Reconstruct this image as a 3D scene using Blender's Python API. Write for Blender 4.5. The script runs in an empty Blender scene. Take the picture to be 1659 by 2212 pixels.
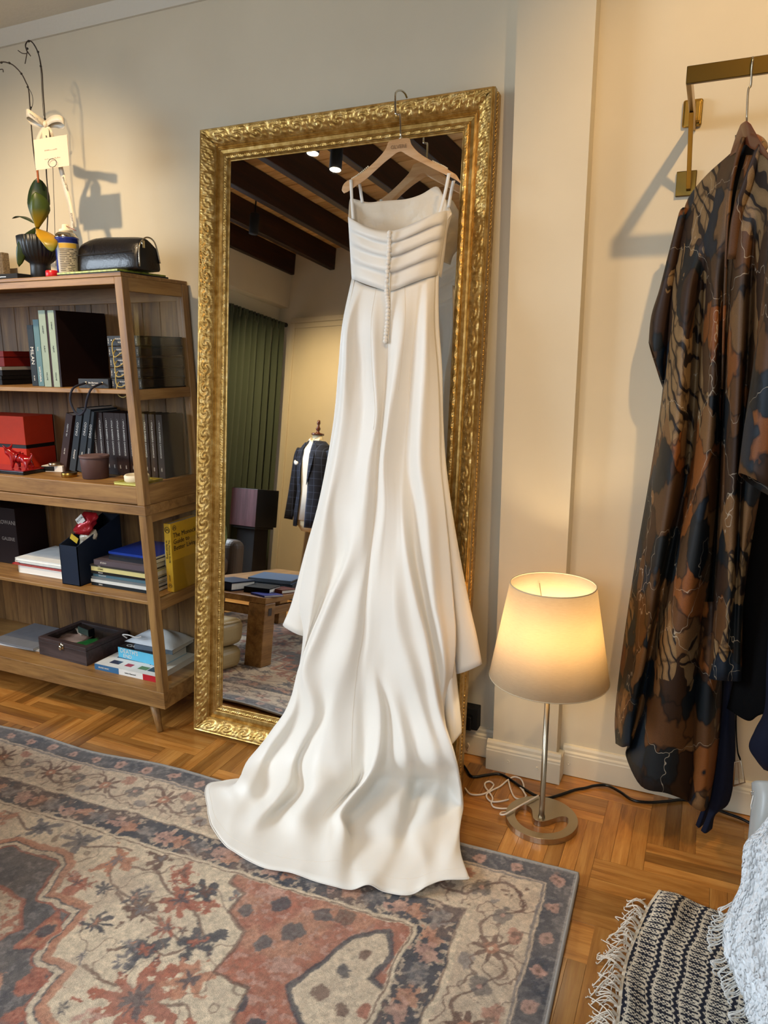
import bpy, bmesh, math, random
import numpy as np
from mathutils import Vector, Matrix, Euler

random.seed(7)
R = math.radians
scene = bpy.context.scene
COL = scene.collection

# ------------------------------------------------------------------ camera
CAM = np.array([0.0, 0.0, 1.45]); FPX = 1588.0; IW, IH = 1659.0, 2212.0
YAW, PIT = R(23.88), R(11.95)
cam_d = bpy.data.cameras.new('camera'); cam = bpy.data.objects.new('camera', cam_d); COL.objects.link(cam)
cam_d.sensor_fit = 'VERTICAL'; cam_d.sensor_height = 24.0; cam_d.lens = 24.0 * FPX / IH
cam_d.clip_start = 0.02
cam.location = CAM; cam.rotation_euler = (math.pi / 2 - PIT, 0, YAW)
scene.camera = cam
scene.view_settings.view_transform = 'Standard'; scene.view_settings.look = 'None'
scene.view_settings.gamma = 1.0; scene.view_settings.use_curve_mapping = False
scene.view_settings.exposure = 0.22
cy = scene.cycles; cy.max_bounces = 4; cy.diffuse_bounces = 3; cy.glossy_bounces = 2; cy.transmission_bounces = 2; cy.transparent_max_bounces = 6; cy.adaptive_threshold = .04

# ------------------------------------------------------------------ world and lights
w = bpy.data.worlds.new('world'); scene.world = w; w.use_nodes = True
bg = w.node_tree.nodes['Background']; bg.inputs[0].default_value = (0.72, 0.84, 1.0, 1); bg.inputs[1].default_value = 1.0

def area(name, loc, rot, sx, sy, power, col):
    d = bpy.data.lights.new(name, 'AREA'); d.shape = 'RECTANGLE'; d.size = sx; d.size_y = sy; d.energy = power; d.color = col
    o = bpy.data.objects.new(name, d); COL.objects.link(o); o.location = loc; o.rotation_euler = rot
    return o
def aim(o, tgt):
    o.rotation_euler = (Vector(tgt) - o.location).to_track_quat('-Z', 'Y').to_euler()
ROOM = R(9.8)                       # the far half of the room stands at a slight angle to the mirror wall
def PQ(p, q, z):
    c, s = math.cos(ROOM), math.sin(ROOM)
    return Vector((p * c - q * s, p * s + q * c, z))
MROOM = Matrix.Rotation(ROOM, 4, 'Z')
# daylight outside the curtained left window; fill outside an added window behind the camera
a1 = area('fill_added_window', PQ(-0.95, -1.55, 2.25), (0, 0, 0), 2.2, 1.3, 32, (0.80, 0.90, 1.0)); aim(a1, PQ(-0.95, 1.3, 0.2)); a1.data.spread = R(120)
a2 = area('daylight_left_window', PQ(-4.95, 1.0, 2.15), (0, 0, 0), 2.6, 1.4, 160, (0.74, 0.87, 1.0)); aim(a2, PQ(-1.0, 1.25, 0.35)); a2.data.spread = R(120)

# ------------------------------------------------------------------ measuring helpers (photo pixel -> point of the place)
_f = np.array([-math.sin(YAW) * math.cos(PIT), math.cos(YAW) * math.cos(PIT), -math.sin(PIT)])
_r = np.array([math.cos(YAW), math.sin(YAW), 0.0]); _u = np.cross(_r, _f)
def ray(x, y): return _f + _r * (x - IW / 2) / FPX - _u * (y - IH / 2) / FPX
def at(x, y, Y): d = ray(x, y); return CAM + d * (Y - CAM[1]) / d[1]
def fz(x, y, z=0.0): d = ray(x, y); return CAM + d * (z - CAM[2]) / d[2]

# ------------------------------------------------------------------ materials
def lin(c):
    if isinstance(c, str):
        c = [int(c[i:i + 2], 16) / 255 for i in (0, 2, 4)]
        c = [x / 12.92 if x <= .04045 else ((x + .055) / 1.055) ** 2.4 for x in c]
    return (c[0], c[1], c[2], 1.0)
M = {}
def nodes(name):
    m = bpy.data.materials.new(name); m.use_nodes = True; nt = m.node_tree
    M[name] = m
    return m, nt, nt.nodes['Principled BSDF'], nt.nodes['Material Output']
def N(nt, t, **kw):
    n = nt.nodes.new(t)
    for k, v in kw.items():
        if k in n.inputs.keys() if hasattr(n.inputs, 'keys') else False: n.inputs[k].default_value = v
        else: setattr(n, k, v)
    return n
def coords(nt, scale=(1, 1, 1), kind='Object', loc=(0, 0, 0), rot=(0, 0, 0)):
    t = nt.nodes.new('ShaderNodeTexCoord'); mp = nt.nodes.new('ShaderNodeMapping')
    mp.inputs['Scale'].default_value = scale; mp.inputs['Location'].default_value = loc; mp.inputs['Rotation'].default_value = rot
    nt.links.new(t.outputs[kind], mp.inputs['Vector']); return mp.outputs['Vector']
def noise(nt, vec, scale, detail=4, rough=.55, dist=0.0):
    n = nt.nodes.new('ShaderNodeTexNoise'); n.inputs['Scale'].default_value = scale; n.inputs['Detail'].default_value = detail
    n.inputs['Roughness'].default_value = rough; n.inputs['Distortion'].default_value = dist
    if vec is not None: nt.links.new(vec, n.inputs['Vector'])
    return n
def ramp(nt, fac, stops):
    r = nt.nodes.new('ShaderNodeValToRGB'); el = r.color_ramp.elements
    while len(el) < len(stops): el.new(0.5)
    for e, (p, c) in zip(el, stops): e.position = p; e.color = lin(c)
    nt.links.new(fac, r.inputs['Fac']); return r.outputs['Color']
def bump(nt, b, h, strength=.2, dist=.002):
    n = nt.nodes.new('ShaderNodeBump'); n.inputs['Strength'].default_value = strength; n.inputs['Distance'].default_value = dist
    nt.links.new(h, n.inputs['Height']); nt.links.new(n.outputs['Normal'], b.inputs['Normal'])
def mat(name, col, rough=.5, metal=0.0, spec=.5, var=0.0, vs=30, bmp=0.0, bs=200, coat=0.0, sheen=0.0, trans=0.0, bd=.001):
    m, nt, b, o = nodes(name); c = lin(col)
    b.inputs['Base Color'].default_value = c; b.inputs['Roughness'].default_value = rough; b.inputs['Metallic'].default_value = metal
    b.inputs['Specular IOR Level'].default_value = spec; b.inputs['Coat Weight'].default_value = coat
    b.inputs['Sheen Weight'].default_value = sheen
    v = coords(nt)
    if var:
        n = noise(nt, v, vs); lo = [x * (1 - var) for x in c[:3]]; hi = [min(1, x * (1 + var)) for x in c[:3]]
        nt.links.new(ramp(nt, n.outputs['Fac'], [(.3, lo), (.7, hi)]), b.inputs['Base Color'])
    if bmp:
        n2 = noise(nt, v, bs, 3); bump(nt, b, n2.outputs['Fac'], bmp, bd)
    return m
def wood(name, dark, mid, light, axis='x', rough=.45, scale=1.0, coat=0.0, rnd=0.0):
    m, nt, b, o = nodes(name)
    sc = {'x': (1.2, 14, 14), 'y': (14, 1.2, 14), 'z': (14, 14, 1.2)}[axis]
    v = coords(nt, [s * scale for s in sc])
    if rnd:
        oi = nt.nodes.new('ShaderNodeObjectInfo'); mul = N(nt, 'ShaderNodeVectorMath', operation='SCALE'); cx = nt.nodes.new('ShaderNodeCombineXYZ')
        for i in range(3): nt.links.new(oi.outputs['Random'], cx.inputs[i])
        nt.links.new(cx.outputs[0], mul.inputs[0]); mul.inputs['Scale'].default_value = 37.0
        ad = N(nt, 'ShaderNodeVectorMath', operation='ADD'); nt.links.new(v, ad.inputs[0]); nt.links.new(mul.outputs[0], ad.inputs[1]); v = ad.outputs[0]
    n = noise(nt, v, 2.2, 8, .62, .6); n2 = noise(nt, v, 14, 4, .6)
    mx = N(nt, 'ShaderNodeMath', operation='MULTIPLY_ADD'); nt.links.new(n2.outputs['Fac'], mx.inputs[0]); mx.inputs[1].default_value = .25
    nt.links.new(n.outputs['Fac'], mx.inputs[2])
    c = ramp(nt, mx.outputs[0], [(.42, dark), (.6, mid), (.8, light)])
    if rnd:
        hsv = nt.nodes.new('ShaderNodeHueSaturation'); mr = nt.nodes.new('ShaderNodeMapRange')
        mr.inputs['To Min'].default_value = 1 - rnd; mr.inputs['To Max'].default_value = 1 + rnd
        nt.links.new(oi.outputs['Random'], mr.inputs['Value']); nt.links.new(mr.outputs[0], hsv.inputs['Value']); nt.links.new(c, hsv.inputs['Color']); c = hsv.outputs['Color']
    nt.links.new(c, b.inputs['Base Color']); b.inputs['Roughness'].default_value = rough; b.inputs['Coat Weight'].default_value = coat; b.inputs['Coat Roughness'].default_value = .25
    bump(nt, b, mx.outputs[0], .12, .001)
    return m
def glassy(name, tint=(1, 1, 1, 1), gloss=.08):
    m, nt, b, o = nodes(name); nt.nodes.remove(b)
    t = nt.nodes.new('ShaderNodeBsdfTransparent'); g = nt.nodes.new('ShaderNodeBsdfGlossy'); mx = nt.nodes.new('ShaderNodeMixShader')
    t.inputs[0].default_value = tint; g.inputs['Roughness'].default_value = .03; mx.inputs[0].default_value = gloss
    nt.links.new(t.outputs[0], mx.inputs[1]); nt.links.new(g.outputs[0], mx.inputs[2]); nt.links.new(mx.outputs[0], o.inputs['Surface']); return m
def emis(name, col, s):
    m, nt, b, o = nodes(name); b.inputs['Base Color'].default_value = (0, 0, 0, 1)
    b.inputs['Emission Color'].default_value = lin(col); b.inputs['Emission Strength'].default_value = s; return m
def vcol(name, rough=.9, sheen=0.0, speck=0.0, bmp=.0, bs=600, bd=.002):
    m, nt, b, o = nodes(name); a = nt.nodes.new('ShaderNodeVertexColor'); a.layer_name = 'Col'; c = a.outputs['Color']
    v = coords(nt)
    if speck:
        n = noise(nt, v, 420, 3, .7); n3 = noise(nt, v, 60, 4, .6)
        mm = N(nt, 'ShaderNodeMath', operation='ADD'); nt.links.new(n.outputs['Fac'], mm.inputs[0]); nt.links.new(n3.outputs['Fac'], mm.inputs[1])
        mr = nt.nodes.new('ShaderNodeMapRange'); mr.inputs['From Min'].default_value = .7; mr.inputs['From Max'].default_value = 1.3
        mr.inputs['To Min'].default_value = 1 - speck; mr.inputs['To Max'].default_value = 1 + speck; nt.links.new(mm.outputs[0], mr.inputs['Value'])
        h = nt.nodes.new('ShaderNodeHueSaturation'); nt.links.new(c, h.inputs['Color']); nt.links.new(mr.outputs[0], h.inputs['Value']); c = h.outputs['Color']
    nt.links.new(c, b.inputs['Base Color']); b.inputs['Roughness'].default_value = rough; b.inputs['Sheen Weight'].default_value = sheen
    b.inputs['Specular IOR Level'].default_value = .2
    if bmp: n2 = noise(nt, v, bs, 2); bump(nt, b, n2.outputs['Fac'], bmp, bd)
    return m

mat('wall', 'd5cab3', .85, spec=.25, var=.03, vs=3, bmp=.15, bs=90)
mat('plaster', 'd9d5c8', .9, spec=.2, bmp=.5, bs=40, bd=.003)
mat('trimpaint', 'e3d8c0', .5, var=.03, vs=8)
mat('outside', 'c9d6de', .9)
wood('floorwood', '8a5522', 'a86e30', 'bd8644', 'x', .28, 1.3, .35, .36)
wood('oak', '6b4a24', '8d6636', 'a57d46', 'x', .5, 1.0)
wood('oakz', '6b4a24', '8d6636', 'a57d46', 'z', .5, 1.0)
wood('oaky', '6b4a24', '8d6636', 'a57d46', 'y', .5, 1.0)
wood('board', '49301a', '6f4e2a', '8c683a', 'z', .6, .8, 0, .2)
wood('beamwood', '1a0b05', '2b1308', '40200f', 'y', .5, .6)
wood('ceilboard', 'bd8850', 'e2b272', 'f0cc92', 'x', .55, .5, 0, .25)
wood('tablewood', '6b4822', '8f6434', 'ab7e48', 'y', .4, .6)
wood('hangerwood', 'b98a58', 'cfa271', 'dcb588', 'x', .45, 1.0)
wood('darkwood', '241a1a', '372a2a', '4a3b3a', 'x', .45, 1.0)
def goldmat(name, bs, bm):
    m, nt, b, o = nodes(name); v = coords(nt)
    n = noise(nt, v, 45, 4); nt.links.new(ramp(nt, n.outputs['Fac'], [(.35, 'a98444'), (.55, 'c7a360'), (.75, 'dcc186')]), b.inputs['Base Color'])
    b.inputs['Metallic'].default_value = .9; b.inputs['Roughness'].default_value = .36
    n2 = noise(nt, v, bs, 3); bump(nt, b, n2.outputs['Fac'], bm, .0015); return m
goldmat('gold', 140, .25); goldmat('goldorn', 260, .5)
mat('mirror', (.93, .93, .92), .012, 1.0)
mat('black', '0b0a0a', .5); mat('blackgloss', '0c0b0c', .25); mat('blackmatte', '131214', .8)
mat('steel', 'b9ad97', .3, 1.0, bmp=.1, bs=400); mat('brass', 'a5823c', .28, 1.0); mat('brassdark', '6b5325', .3, 1.0); mat('chrome', 'd8d0c0', .12, 1.0)
mat('white', 'e9e6df', .55); mat('cream', 'ece0c4', .6); mat('paper', 'efece4', .8)
# ------------------------------------------------------------------ mesh helpers
class MB:
    def __init__(s): s.v = []; s.f = []
    def add(s, vs, fs):
        n = len(s.v); s.v += [tuple(float(c) for c in p) for p in vs]; s.f += [tuple(i + n for i in f) for f in fs]; return s
    def box(s, x0, y0, z0, x1, y1, z1, m=None):
        vs = [Vector(p) for p in ((x0, y0, z0), (x1, y0, z0), (x1, y1, z0), (x0, y1, z0), (x0, y0, z1), (x1, y0, z1), (x1, y1, z1), (x0, y1, z1))]
        if m is not None: vs = [m @ p for p in vs]
        return s.add(vs, [(0, 3, 2, 1), (4, 5, 6, 7), (0, 1, 5, 4), (1, 2, 6, 5), (2, 3, 7, 6), (3, 0, 4, 7)])
    def hexa(s, bot, top):      # two quads
        return s.add(list(bot) + list(top), [(0, 3, 2, 1), (4, 5, 6, 7), (0, 1, 5, 4), (1, 2, 6, 5), (2, 3, 7, 6), (3, 0, 4, 7)])
    def grid(s, P, close_u=False, close_v=False):   # P[nu][nv]
        nu, nv = len(P), len(P[0]); vs = [p for r_ in P for p in r_]; fs = []
        for i in range(nu if close_u else nu - 1):
            for j in range(nv if close_v else nv - 1):
                a, b = i * nv + j, ((i + 1) % nu) * nv + j; c, d = ((i + 1) % nu) * nv + (j + 1) % nv, i * nv + (j + 1) % nv
                fs.append((a, b, c, d))
        return s.add(vs, fs)
    def lathe(s, prof, n=24, o=(0, 0, 0), cap=True, m=None, a0=0.0, sy=1.0):
        P = []
        for k in range(n):
            a = a0 + 2 * math.pi * k / n
            row = [Vector((o[0] + r_ * math.cos(a), o[1] + sy * r_ * math.sin(a), o[2] + z)) for r_, z in prof]
            P.append([m @ p for p in row] if m is not None else row)
        b = len(s.v); s.grid(P, close_u=True); nv = len(prof)
        if cap:
            if prof[0][0] > 1e-6: s.f.append(tuple(b + k * nv for k in range(n))[::-1])
            if prof[-1][0] > 1e-6: s.f.append(tuple(b + k * nv + nv - 1 for k in range(n)))
        return s
    def tube(s, pts, r=.005, n=8, cap=True, flat=1.0):
        pts = [Vector(p) for p in pts]; P = []; up = Vector((0, 0, 1)); prev = None
        for i, p in enumerate(pts):
            t = (pts[min(i + 1, len(pts) - 1)] - pts[max(i - 1, 0)]).normalized()
            if prev is None:
                a = up if abs(t.z) < .9 else Vector((1, 0, 0)); x = t.cross(a).normalized()
            else: x = (prev - t * prev.dot(t)).normalized()
            prev = x; y = t.cross(x); rr = r[i] if isinstance(r, (list, tuple)) else r
            P.append([p + x * rr * math.cos(2 * math.pi * k / n) + y * rr * flat * math.sin(2 * math.pi * k / n) for k in range(n)])
        b = len(s.v); s.grid(P, close_v=True)
        if cap: s.f.append(tuple(b + k for k in range(n))[::-1]); s.f.append(tuple(b + (len(pts) - 1) * n + k for k in range(n)))
        return s
    def prism(s, poly, z0, z1, m=None):
        n = len(poly); vs = [Vector((x, y, z0)) for x, y in poly] + [Vector((x, y, z1)) for x, y in poly]
        if m is not None: vs = [m @ p for p in vs]
        return s.add(vs, [tuple(range(n))[::-1], tuple(range(n, 2 * n))] + [(i, (i + 1) % n, n + (i + 1) % n, n + i) for i in range(n)])
    def ball(s, c, rx, ry=None, rz=None, n=12, k=8, m=None):
        ry = ry or rx; rz = rz or rx; P = []
        for i in range(n):
            a = 2 * math.pi * i / n
            row = [Vector((rx * math.sin(math.pi * j / k) * math.cos(a), ry * math.sin(math.pi * j / k) * math.sin(a), -rz * math.cos(math.pi * j / k))) for j in range(k + 1)]
            P.append([(m @ p if m is not None else p) + Vector(c) for p in row])
        return s.grid(P, close_u=True)
    def build(s, name, m, parent=None, smooth=False, bev=0.0, world=True, solid=0.0, seg=2, mtx=None):
        me = bpy.data.meshes.new(name); vs = s.v
        if mtx is not None: vs = [tuple(mtx @ Vector(p)) for p in vs]
        if parent is not None and world:
            inv = wm(parent).inverted(); vs = [tuple(inv @ Vector(p)) for p in vs]
        me.from_pydata(vs, [], s.f); me.validate(); me.update()
        bm = bmesh.new(); bm.from_mesh(me); bmesh.ops.remove_doubles(bm, verts=bm.verts, dist=1e-6)
        if not solid: bmesh.ops.recalc_face_normals(bm, faces=bm.faces)
        bm.to_mesh(me); bm.free()
        return link(name, me, m, parent, smooth, bev, solid, seg)
def wm(o):
    m = Matrix.LocRotScale(o.location, o.rotation_euler, None)
    return wm(o.parent) @ m if o.parent else m
def link(name, me, m, parent=None, smooth=False, bev=0.0, solid=0.0, seg=2):
    o = bpy.data.objects.new(name, me); COL.objects.link(o)
    if m is not None:
        me.materials.clear(); me.materials.append(M[m] if isinstance(m, str) else m)
    if smooth: me.polygons.foreach_set('use_smooth', [True] * len(me.polygons))
    if parent is not None: o.parent = parent
    if solid: d = o.modifiers.new('solid', 'SOLIDIFY'); d.thickness = solid; d.offset = 0
    if bev: d = o.modifiers.new('bevel', 'BEVEL'); d.width = bev; d.segments = seg; d.limit_method = 'ANGLE'; d.angle_limit = R(40)
    return o
def tag(o, label, cat=None, group=None, kind=None):
    if label: o['label'] = label
    if cat: o['category'] = cat
    if group: o['group'] = group
    if kind: o['kind'] = kind
    return o
def thing(name, loc, label, cat, group=None, rot=(0, 0, 0)):
    o = bpy.data.objects.new(name, None); COL.objects.link(o); o.location = loc; o.rotation_euler = rot; o.empty_display_size = .05
    return tag(o, label, cat, group)
def struct(name, mb, m, label=None, **kw):
    o = mb.build(name, m, **kw); o['kind'] = 'structure'
    if label: o['label'] = label
    return o
def copy_tree(o, parent=None):
    c = o.copy(); COL.objects.link(c); c.parent = parent
    for ch in list(o.children): copy_tree(ch, c)
    return c
def smoothpts(pts, k=6):
    P = [np.array(p, float) for p in pts]; out = []
    P = [2 * P[0] - P[1]] + P + [2 * P[-1] - P[-2]]
    for i in range(1, len(P) - 2):
        for j in range(k):
            t = j / k; a, b, c, d = P[i - 1], P[i], P[i + 1], P[i + 2]
            out.append(.5 * (2 * b + (c - a) * t + (2 * a - 5 * b + 4 * c - d) * t * t + (3 * b - a - 3 * c + d) * t ** 3))
    out.append(P[-2]); return out
def smoothgrid(G, ku=6, kv=6):
    A = [smoothpts(row, kv) for row in G]
    B = [smoothpts([A[i][j] for i in range(len(A))], ku) for j in range(len(A[0]))]
    return [[B[j][i] for j in range(len(B))] for i in range(len(B[0]))]
def vnoise(x, y, seed=0):
    rs_ = np.random.RandomState(seed); T = rs_.rand(256, 256)
    xi = np.floor(x).astype(int); yi = np.floor(y).astype(int); fx = x - xi; fy = y - yi
    fx = fx * fx * (3 - 2 * fx); fy = fy * fy * (3 - 2 * fy)
    a = T[xi % 256, yi % 256]; b = T[(xi + 1) % 256, yi % 256]; c = T[xi % 256, (yi + 1) % 256]; d = T[(xi + 1) % 256, (yi + 1) % 256]
    return (a * (1 - fx) + b * fx) * (1 - fy) + (c * (1 - fx) + d * fx) * fy
def fbm(x, y, seed=0, o=4):
    s, a, t = 0, .5, 0
    for k in range(o): s = s + a * vnoise(x * 2 ** k, y * 2 ** k, seed + k); t += a; a *= .5
    return s / t
_fonts = {}
def text(s, size, m, parent, mtx, name='lettering', sx=1.0, align='CENTER', ext=.0003):
    """flat lettering: local XY plane of mtx (world), baseline along +X"""
    cu = bpy.data.curves.new('txt', 'FONT'); cu.body = s; cu.size = size; cu.align_x = align; cu.align_y = 'CENTER'; cu.extrude = ext; cu.resolution_u = 2
    o = bpy.data.objects.new('txt', cu); COL.objects.link(o)
    dg = bpy.context.evaluated_depsgraph_get(); me = bpy.data.meshes.new_from_object(o.evaluated_get(dg)); bpy.data.objects.remove(o)
    inv = (wm(parent).inverted() if parent else Matrix())
    me.transform(inv @ mtx @ Matrix.Diagonal((sx, 1, 1, 1)))
    me.name = name
    return link(name, me, m, parent)
def frame(o, x, y):      # matrix with origin o, axes x,y
    x = Vector(x).normalized(); y = Vector(y); y = (y - x * y.dot(x)).normalized(); z = x.cross(y)
    m = Matrix((x, y, z)).transposed().to_4x4(); m.translation = Vector(o); return m

# ------------------------------------------------------------------ room shell
WL, WR = 2.43, 2.435
struct('wall_front', MB().box(-5.3, WL, -.02, -.60, WL + .12, 3.35), 'wall', 'warm off-white wall behind the mirror and bookcase')
struct('wall_front_alcove', MB().box(-.42, WR, -.02, 2.0, WR + .115, 3.35), 'wall', 'warm off-white wall with the brass clothes rail')
struct('wall_pillar', MB().box(-.618, 2.36, -.02, -.392, 2.5, 3.35), 'wall', 'shallow plastered pillar beside the mirror')
struct('wall_right', MB().box(1.9, -1.2, -.02, 2.02, 2.6, 3.35), 'wall')
# left wall with window opening and white soffit above it (room axes)
b = MB(); WP = -4.22
b.box(WP - .12, -1.1, -.02, WP, -.62, 3.3).box(WP - .12, 2.2, -.02, WP, 3.3, 3.3).box(WP - .12, -.62, -.02, WP, 2.2, .5).box(WP - .12, -.62, 2.5, WP, 2.2, 3.3)
struct('wall_left', b, 'wall', mtx=MROOM)
b = MB().box(-4.2199, -.97, 2.73, -4.105, 3.2, 3.25)
struct('trim_1', b, 'wall', 'white soffit above the curtained window', mtx=MROOM)
# far wall behind the camera; its opening is added to let fill light in
b = MB(); b.box(-4.35, -1.1, -.02, -1.95, -.966, 3.3).box(.05, -1.1, -.02, 2.2, -.966, 3.3).box(-1.95, -1.1, -.02, .05, -.966, .72).box(-1.95, -1.1, 2.5, .05, -.966, 3.3)
struct('wall_back', b, 'wall', mtx=MROOM)
b = MB().box(-4.05, -.966, 2.57, -1.98, -.945, 2.62).box(-4.05, -.966, 2.52, -1.98, -.956, 2.57).box(-4.06, -.966, .0, -4.0, -.95, 2.57)
struct('trim_2', b, 'wall', 'plaster ledge and panel edge on the far wall', mtx=MROOM, bev=.006)
def window(n, p0, p1, z0, z1, q, along):
    root = bpy.data.objects.new('window_%d' % n, None); COL.objects.link(root); root['kind'] = 'structure'; root.rotation_euler = (0, 0, ROOM)
    fr = MB(); t = .06
    def bx(mb, a0, a1, za, zb, d0, d1):
        if along == 'p': mb.box(a0, q + d0, za, a1, q + d1, zb)
        else: mb.box(q + d0, a0, za, q + d1, a1, zb)
    bx(fr, p0, p1, z0, z0 + t, -.08, 0); bx(fr, p0, p1, z1 - t, z1, -.08, 0); bx(fr, p0, p0 + t, z0 + t, z1 - t, -.08, 0); bx(fr, p1 - t, p1, z0 + t, z1 - t, -.08, 0)
    pm = (p0 + p1) / 2; bx(fr, pm - .03, pm + .03, z0 + t, z1 - t, -.08, 0)
    fr.build('window_frame', 'beamwood', root, world=False)
    for a, c in ((p0 + t, pm - .03), (pm + .03, p1 - t)):
        g = MB(); bx(g, a, c, z0 + t, z1 - t, -.045, -.039); g.build('pane', 'glass', root, world=False)
glassy('glass'); glassy('sideglass', (.97, .96, .92, 1), .07)
window(1, -.62, 2.2, .5, 2.5, WP - .02, 'q'); window(2, -1.95, .05, .72, 2.5, -.99, 'p')  # the far-wall window is unseen, added so cool fill can enter
# ceiling: boards and beams run across the room
ceil = struct('ceiling', MB().box(-4.4, -1.1, 3.285, 2.3, 2.95, 3.34), 'ceilboard', 'dark timber ceiling with beams', mtx=MROOM)
wd = .118; q = -.98; first = None
while q < 2.3:
    if first is None:
        first = MB().box(0, 0, 0, 6.5, wd - .006, .03).build('ceiling_board', 'ceilboard', None, bev=.003, seg=1); o = first
    else: o = first.copy(); COL.objects.link(o)
    o.parent = ceil; o.location = PQ(-4.3, q, 3.252 + random.uniform(0, .003)); o.rotation_euler = (0, 0, ROOM); q += wd
v = 4.065; first = None
while v > -1.9:
    if first is None: first = MB().box(0, 0, 0, .058, 3.9, .2).build('beam', 'beamwood', None, bev=.004, seg=1); o = first
    else: o = first.copy(); COL.objects.link(o)
    o.parent = ceil; o.location = PQ(-v - .058, -.966, 3.05); o.rotation_euler = (0, 0, ROOM); v -= .4955
b = MB().box(-5.2, 1.72, 2.735, 2.0, WL, 3.25)
struct('ceiling_soffit', b, 'plaster', 'rough white plaster ceiling strip above the mirror wall')
b = MB()
for x0, x1 in ((-5.2, -.62), (-.392, 2.0)):
    b.hexa([(x0, WL - .012, 2.69), (x1, WL - .012, 2.69), (x1, WL, 2.69), (x0, WL, 2.69)], [(x0, WL - .05, 2.735), (x1, WL - .05, 2.735), (x1, WL, 2.735), (x0, WL, 2.735)])
struct('trim_3', b, 'plaster', 'cove strip where the wall meets the plaster ceiling')
# baseboards
def baseboard(name, x0, x1, Y, label, endl=None, endr=None):
    b = MB(); h = .11
    prof = [(0, 0), (-.02, 0), (-.02, .074), (-.018, .078), (-.018, .084), (-.013, .09), (-.013, .1), (-.009, .108), (0, .11)]
    P = [[(x, Y + a, z) for a, z in prof] for x in (x0, x1)]
    b.grid(P); n = len(prof); b.f.append(tuple(range(n))); b.f.append(tuple(range(n, 2 * n))[::-1])
    return struct(name, b, 'trimpaint', label)
bl = baseboard('baseboard_left', -5.2, -.62, WL, 'cream baseboard along the mirror wall')
bp = baseboard('baseboard_pillar', -.636, -.374, 2.36, 'cream baseboard across the pillar with plugged screw holes')
MB().box(-.392, 2.36, 0, -.374, 2.42, .09).build('baseboard_return', 'trimpaint', bp)
br = baseboard('baseboard_right', -.38, 1.9, WR, 'cream baseboard under the clothes rail')
for px, py, Y, par in ((1097, 1645, 2.339, bp), (1160, 1660, 2.339, bp), (1228, 1649, 2.413, br)):
    c = at(px, py, Y); m_ = Matrix.Translation(c) @ Matrix.Rotation(R(90), 4, 'X')
    MB().lathe([(0.0, .0005), (.0035, .0005), (.0045, .0015), (.0055, .0005), (.0055, -.001)], 14, m=m_).build('screw_plug', 'trimpaint', par, smooth=True)
# floor slab and parquet blocks (each strip is its own board)
fl = struct('floor', MB().box(-5.4, -1.8, -.05, 2.1, 2.6, -.003), 'floorwood', 'warm oak parquet floor laid in a three-strip herringbone')
wb, Lb = .136, .312; sw = wb / 3
pl = MB().box(-Lb / 2 + .0005, -sw / 2 + .0005, -.012, Lb / 2 - .0005, sw / 2 - .0005, 0).build('parquet_strip', 'floorwood', None)
used = False; cnt = 0
def rugcover(x, y, vert): return x < -.30 and y < (1.70 if vert else 1.815)
for a in range(-40, 40):
    for bb in range(-20, 20):
        vx = -.206 + a * wb + bb * Lb; vy = 2.315 + a * wb - bb * Lb        # V block: left x, top y
        blocks = [('v', vx, vy - Lb), ('h', vx - Lb, vy - wb)]
        for kind, x0, y0 in blocks:
            for k in range(3):
                cx, cy = (x0 + sw * (k + .5), y0 + Lb / 2) if kind == 'v' else (x0 + Lb / 2, y0 + sw * (k + .5))
                if not (-2.72 < cx < .52 and 1.12 < cy < 2.36) or rugcover(cx, cy, kind == 'v'): continue
                if cy < 2.0 and cx > -.3 and (cx > .35): continue
                o = pl if not used else pl.copy()
                if used: COL.objects.link(o)
                used = True; cnt += 1
                o.parent = fl; o.location = (cx, cy, random.uniform(-.0002, .0001)); o.rotation_euler = (0, 0, (R(90) if kind == 'v' else 0) + (math.pi if random.random() < .5 else 0))
print('parquet strips', cnt)
# ------------------------------------------------------------------ leaning mirror
TA = math.atan2(.225, 2.24); mup = Vector((0, math.sin(TA), math.cos(TA))); mn = Vector((0, -math.cos(TA), math.sin(TA)))
MX0, MX1, MH = -1.767, -.678, 2.251; MW = MX1 - MX0
MO = Vector((MX0, 2.125, .0085))
mroot = thing('standing_mirror', MO, 'tall leaning floor mirror in an ornate carved gold frame', 'mirror')
def mp(x, y, d): return MO + Vector((x, 0, 0)) + mup * y + mn * d
def side_pt(side, t, w_, d):          # t along the side 0..1, w_ inwards, d along the normal
    if side == 'l': return mp(w_, w_ + t * (MH - 2 * w_), d)
    if side == 'r': return mp(MW - w_, w_ + t * (MH - 2 * w_), d)
    if side == 'b': return mp(w_ + t * (MW - 2 * w_), w_, d)
    return mp(w_ + t * (MW - 2 * w_), MH - w_, d)
plainA = [(.02, -.078), (0, -.078), (0, -.052), (.0025, -.05), (.0025, -.036), (0, -.034), (0, -.012), (.003, -.009), (.003, -.003), (.006, 0), (.0095, -.002)]
plainB = [(.0525, -.0265), (.055, -.024), (.058, -.027), (.0595, -.031), (.062, -.030), (.064, -.034), (.067, -.033), (.069, -.036), (.080, -.038), (.083, -.034), (.0855, -.036)]
plainC = [(.0985, -.038), (.100, -.036), (.103, -.039), (.1045, -.043), (.107, -.044), (.1085, -.047)]
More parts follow.
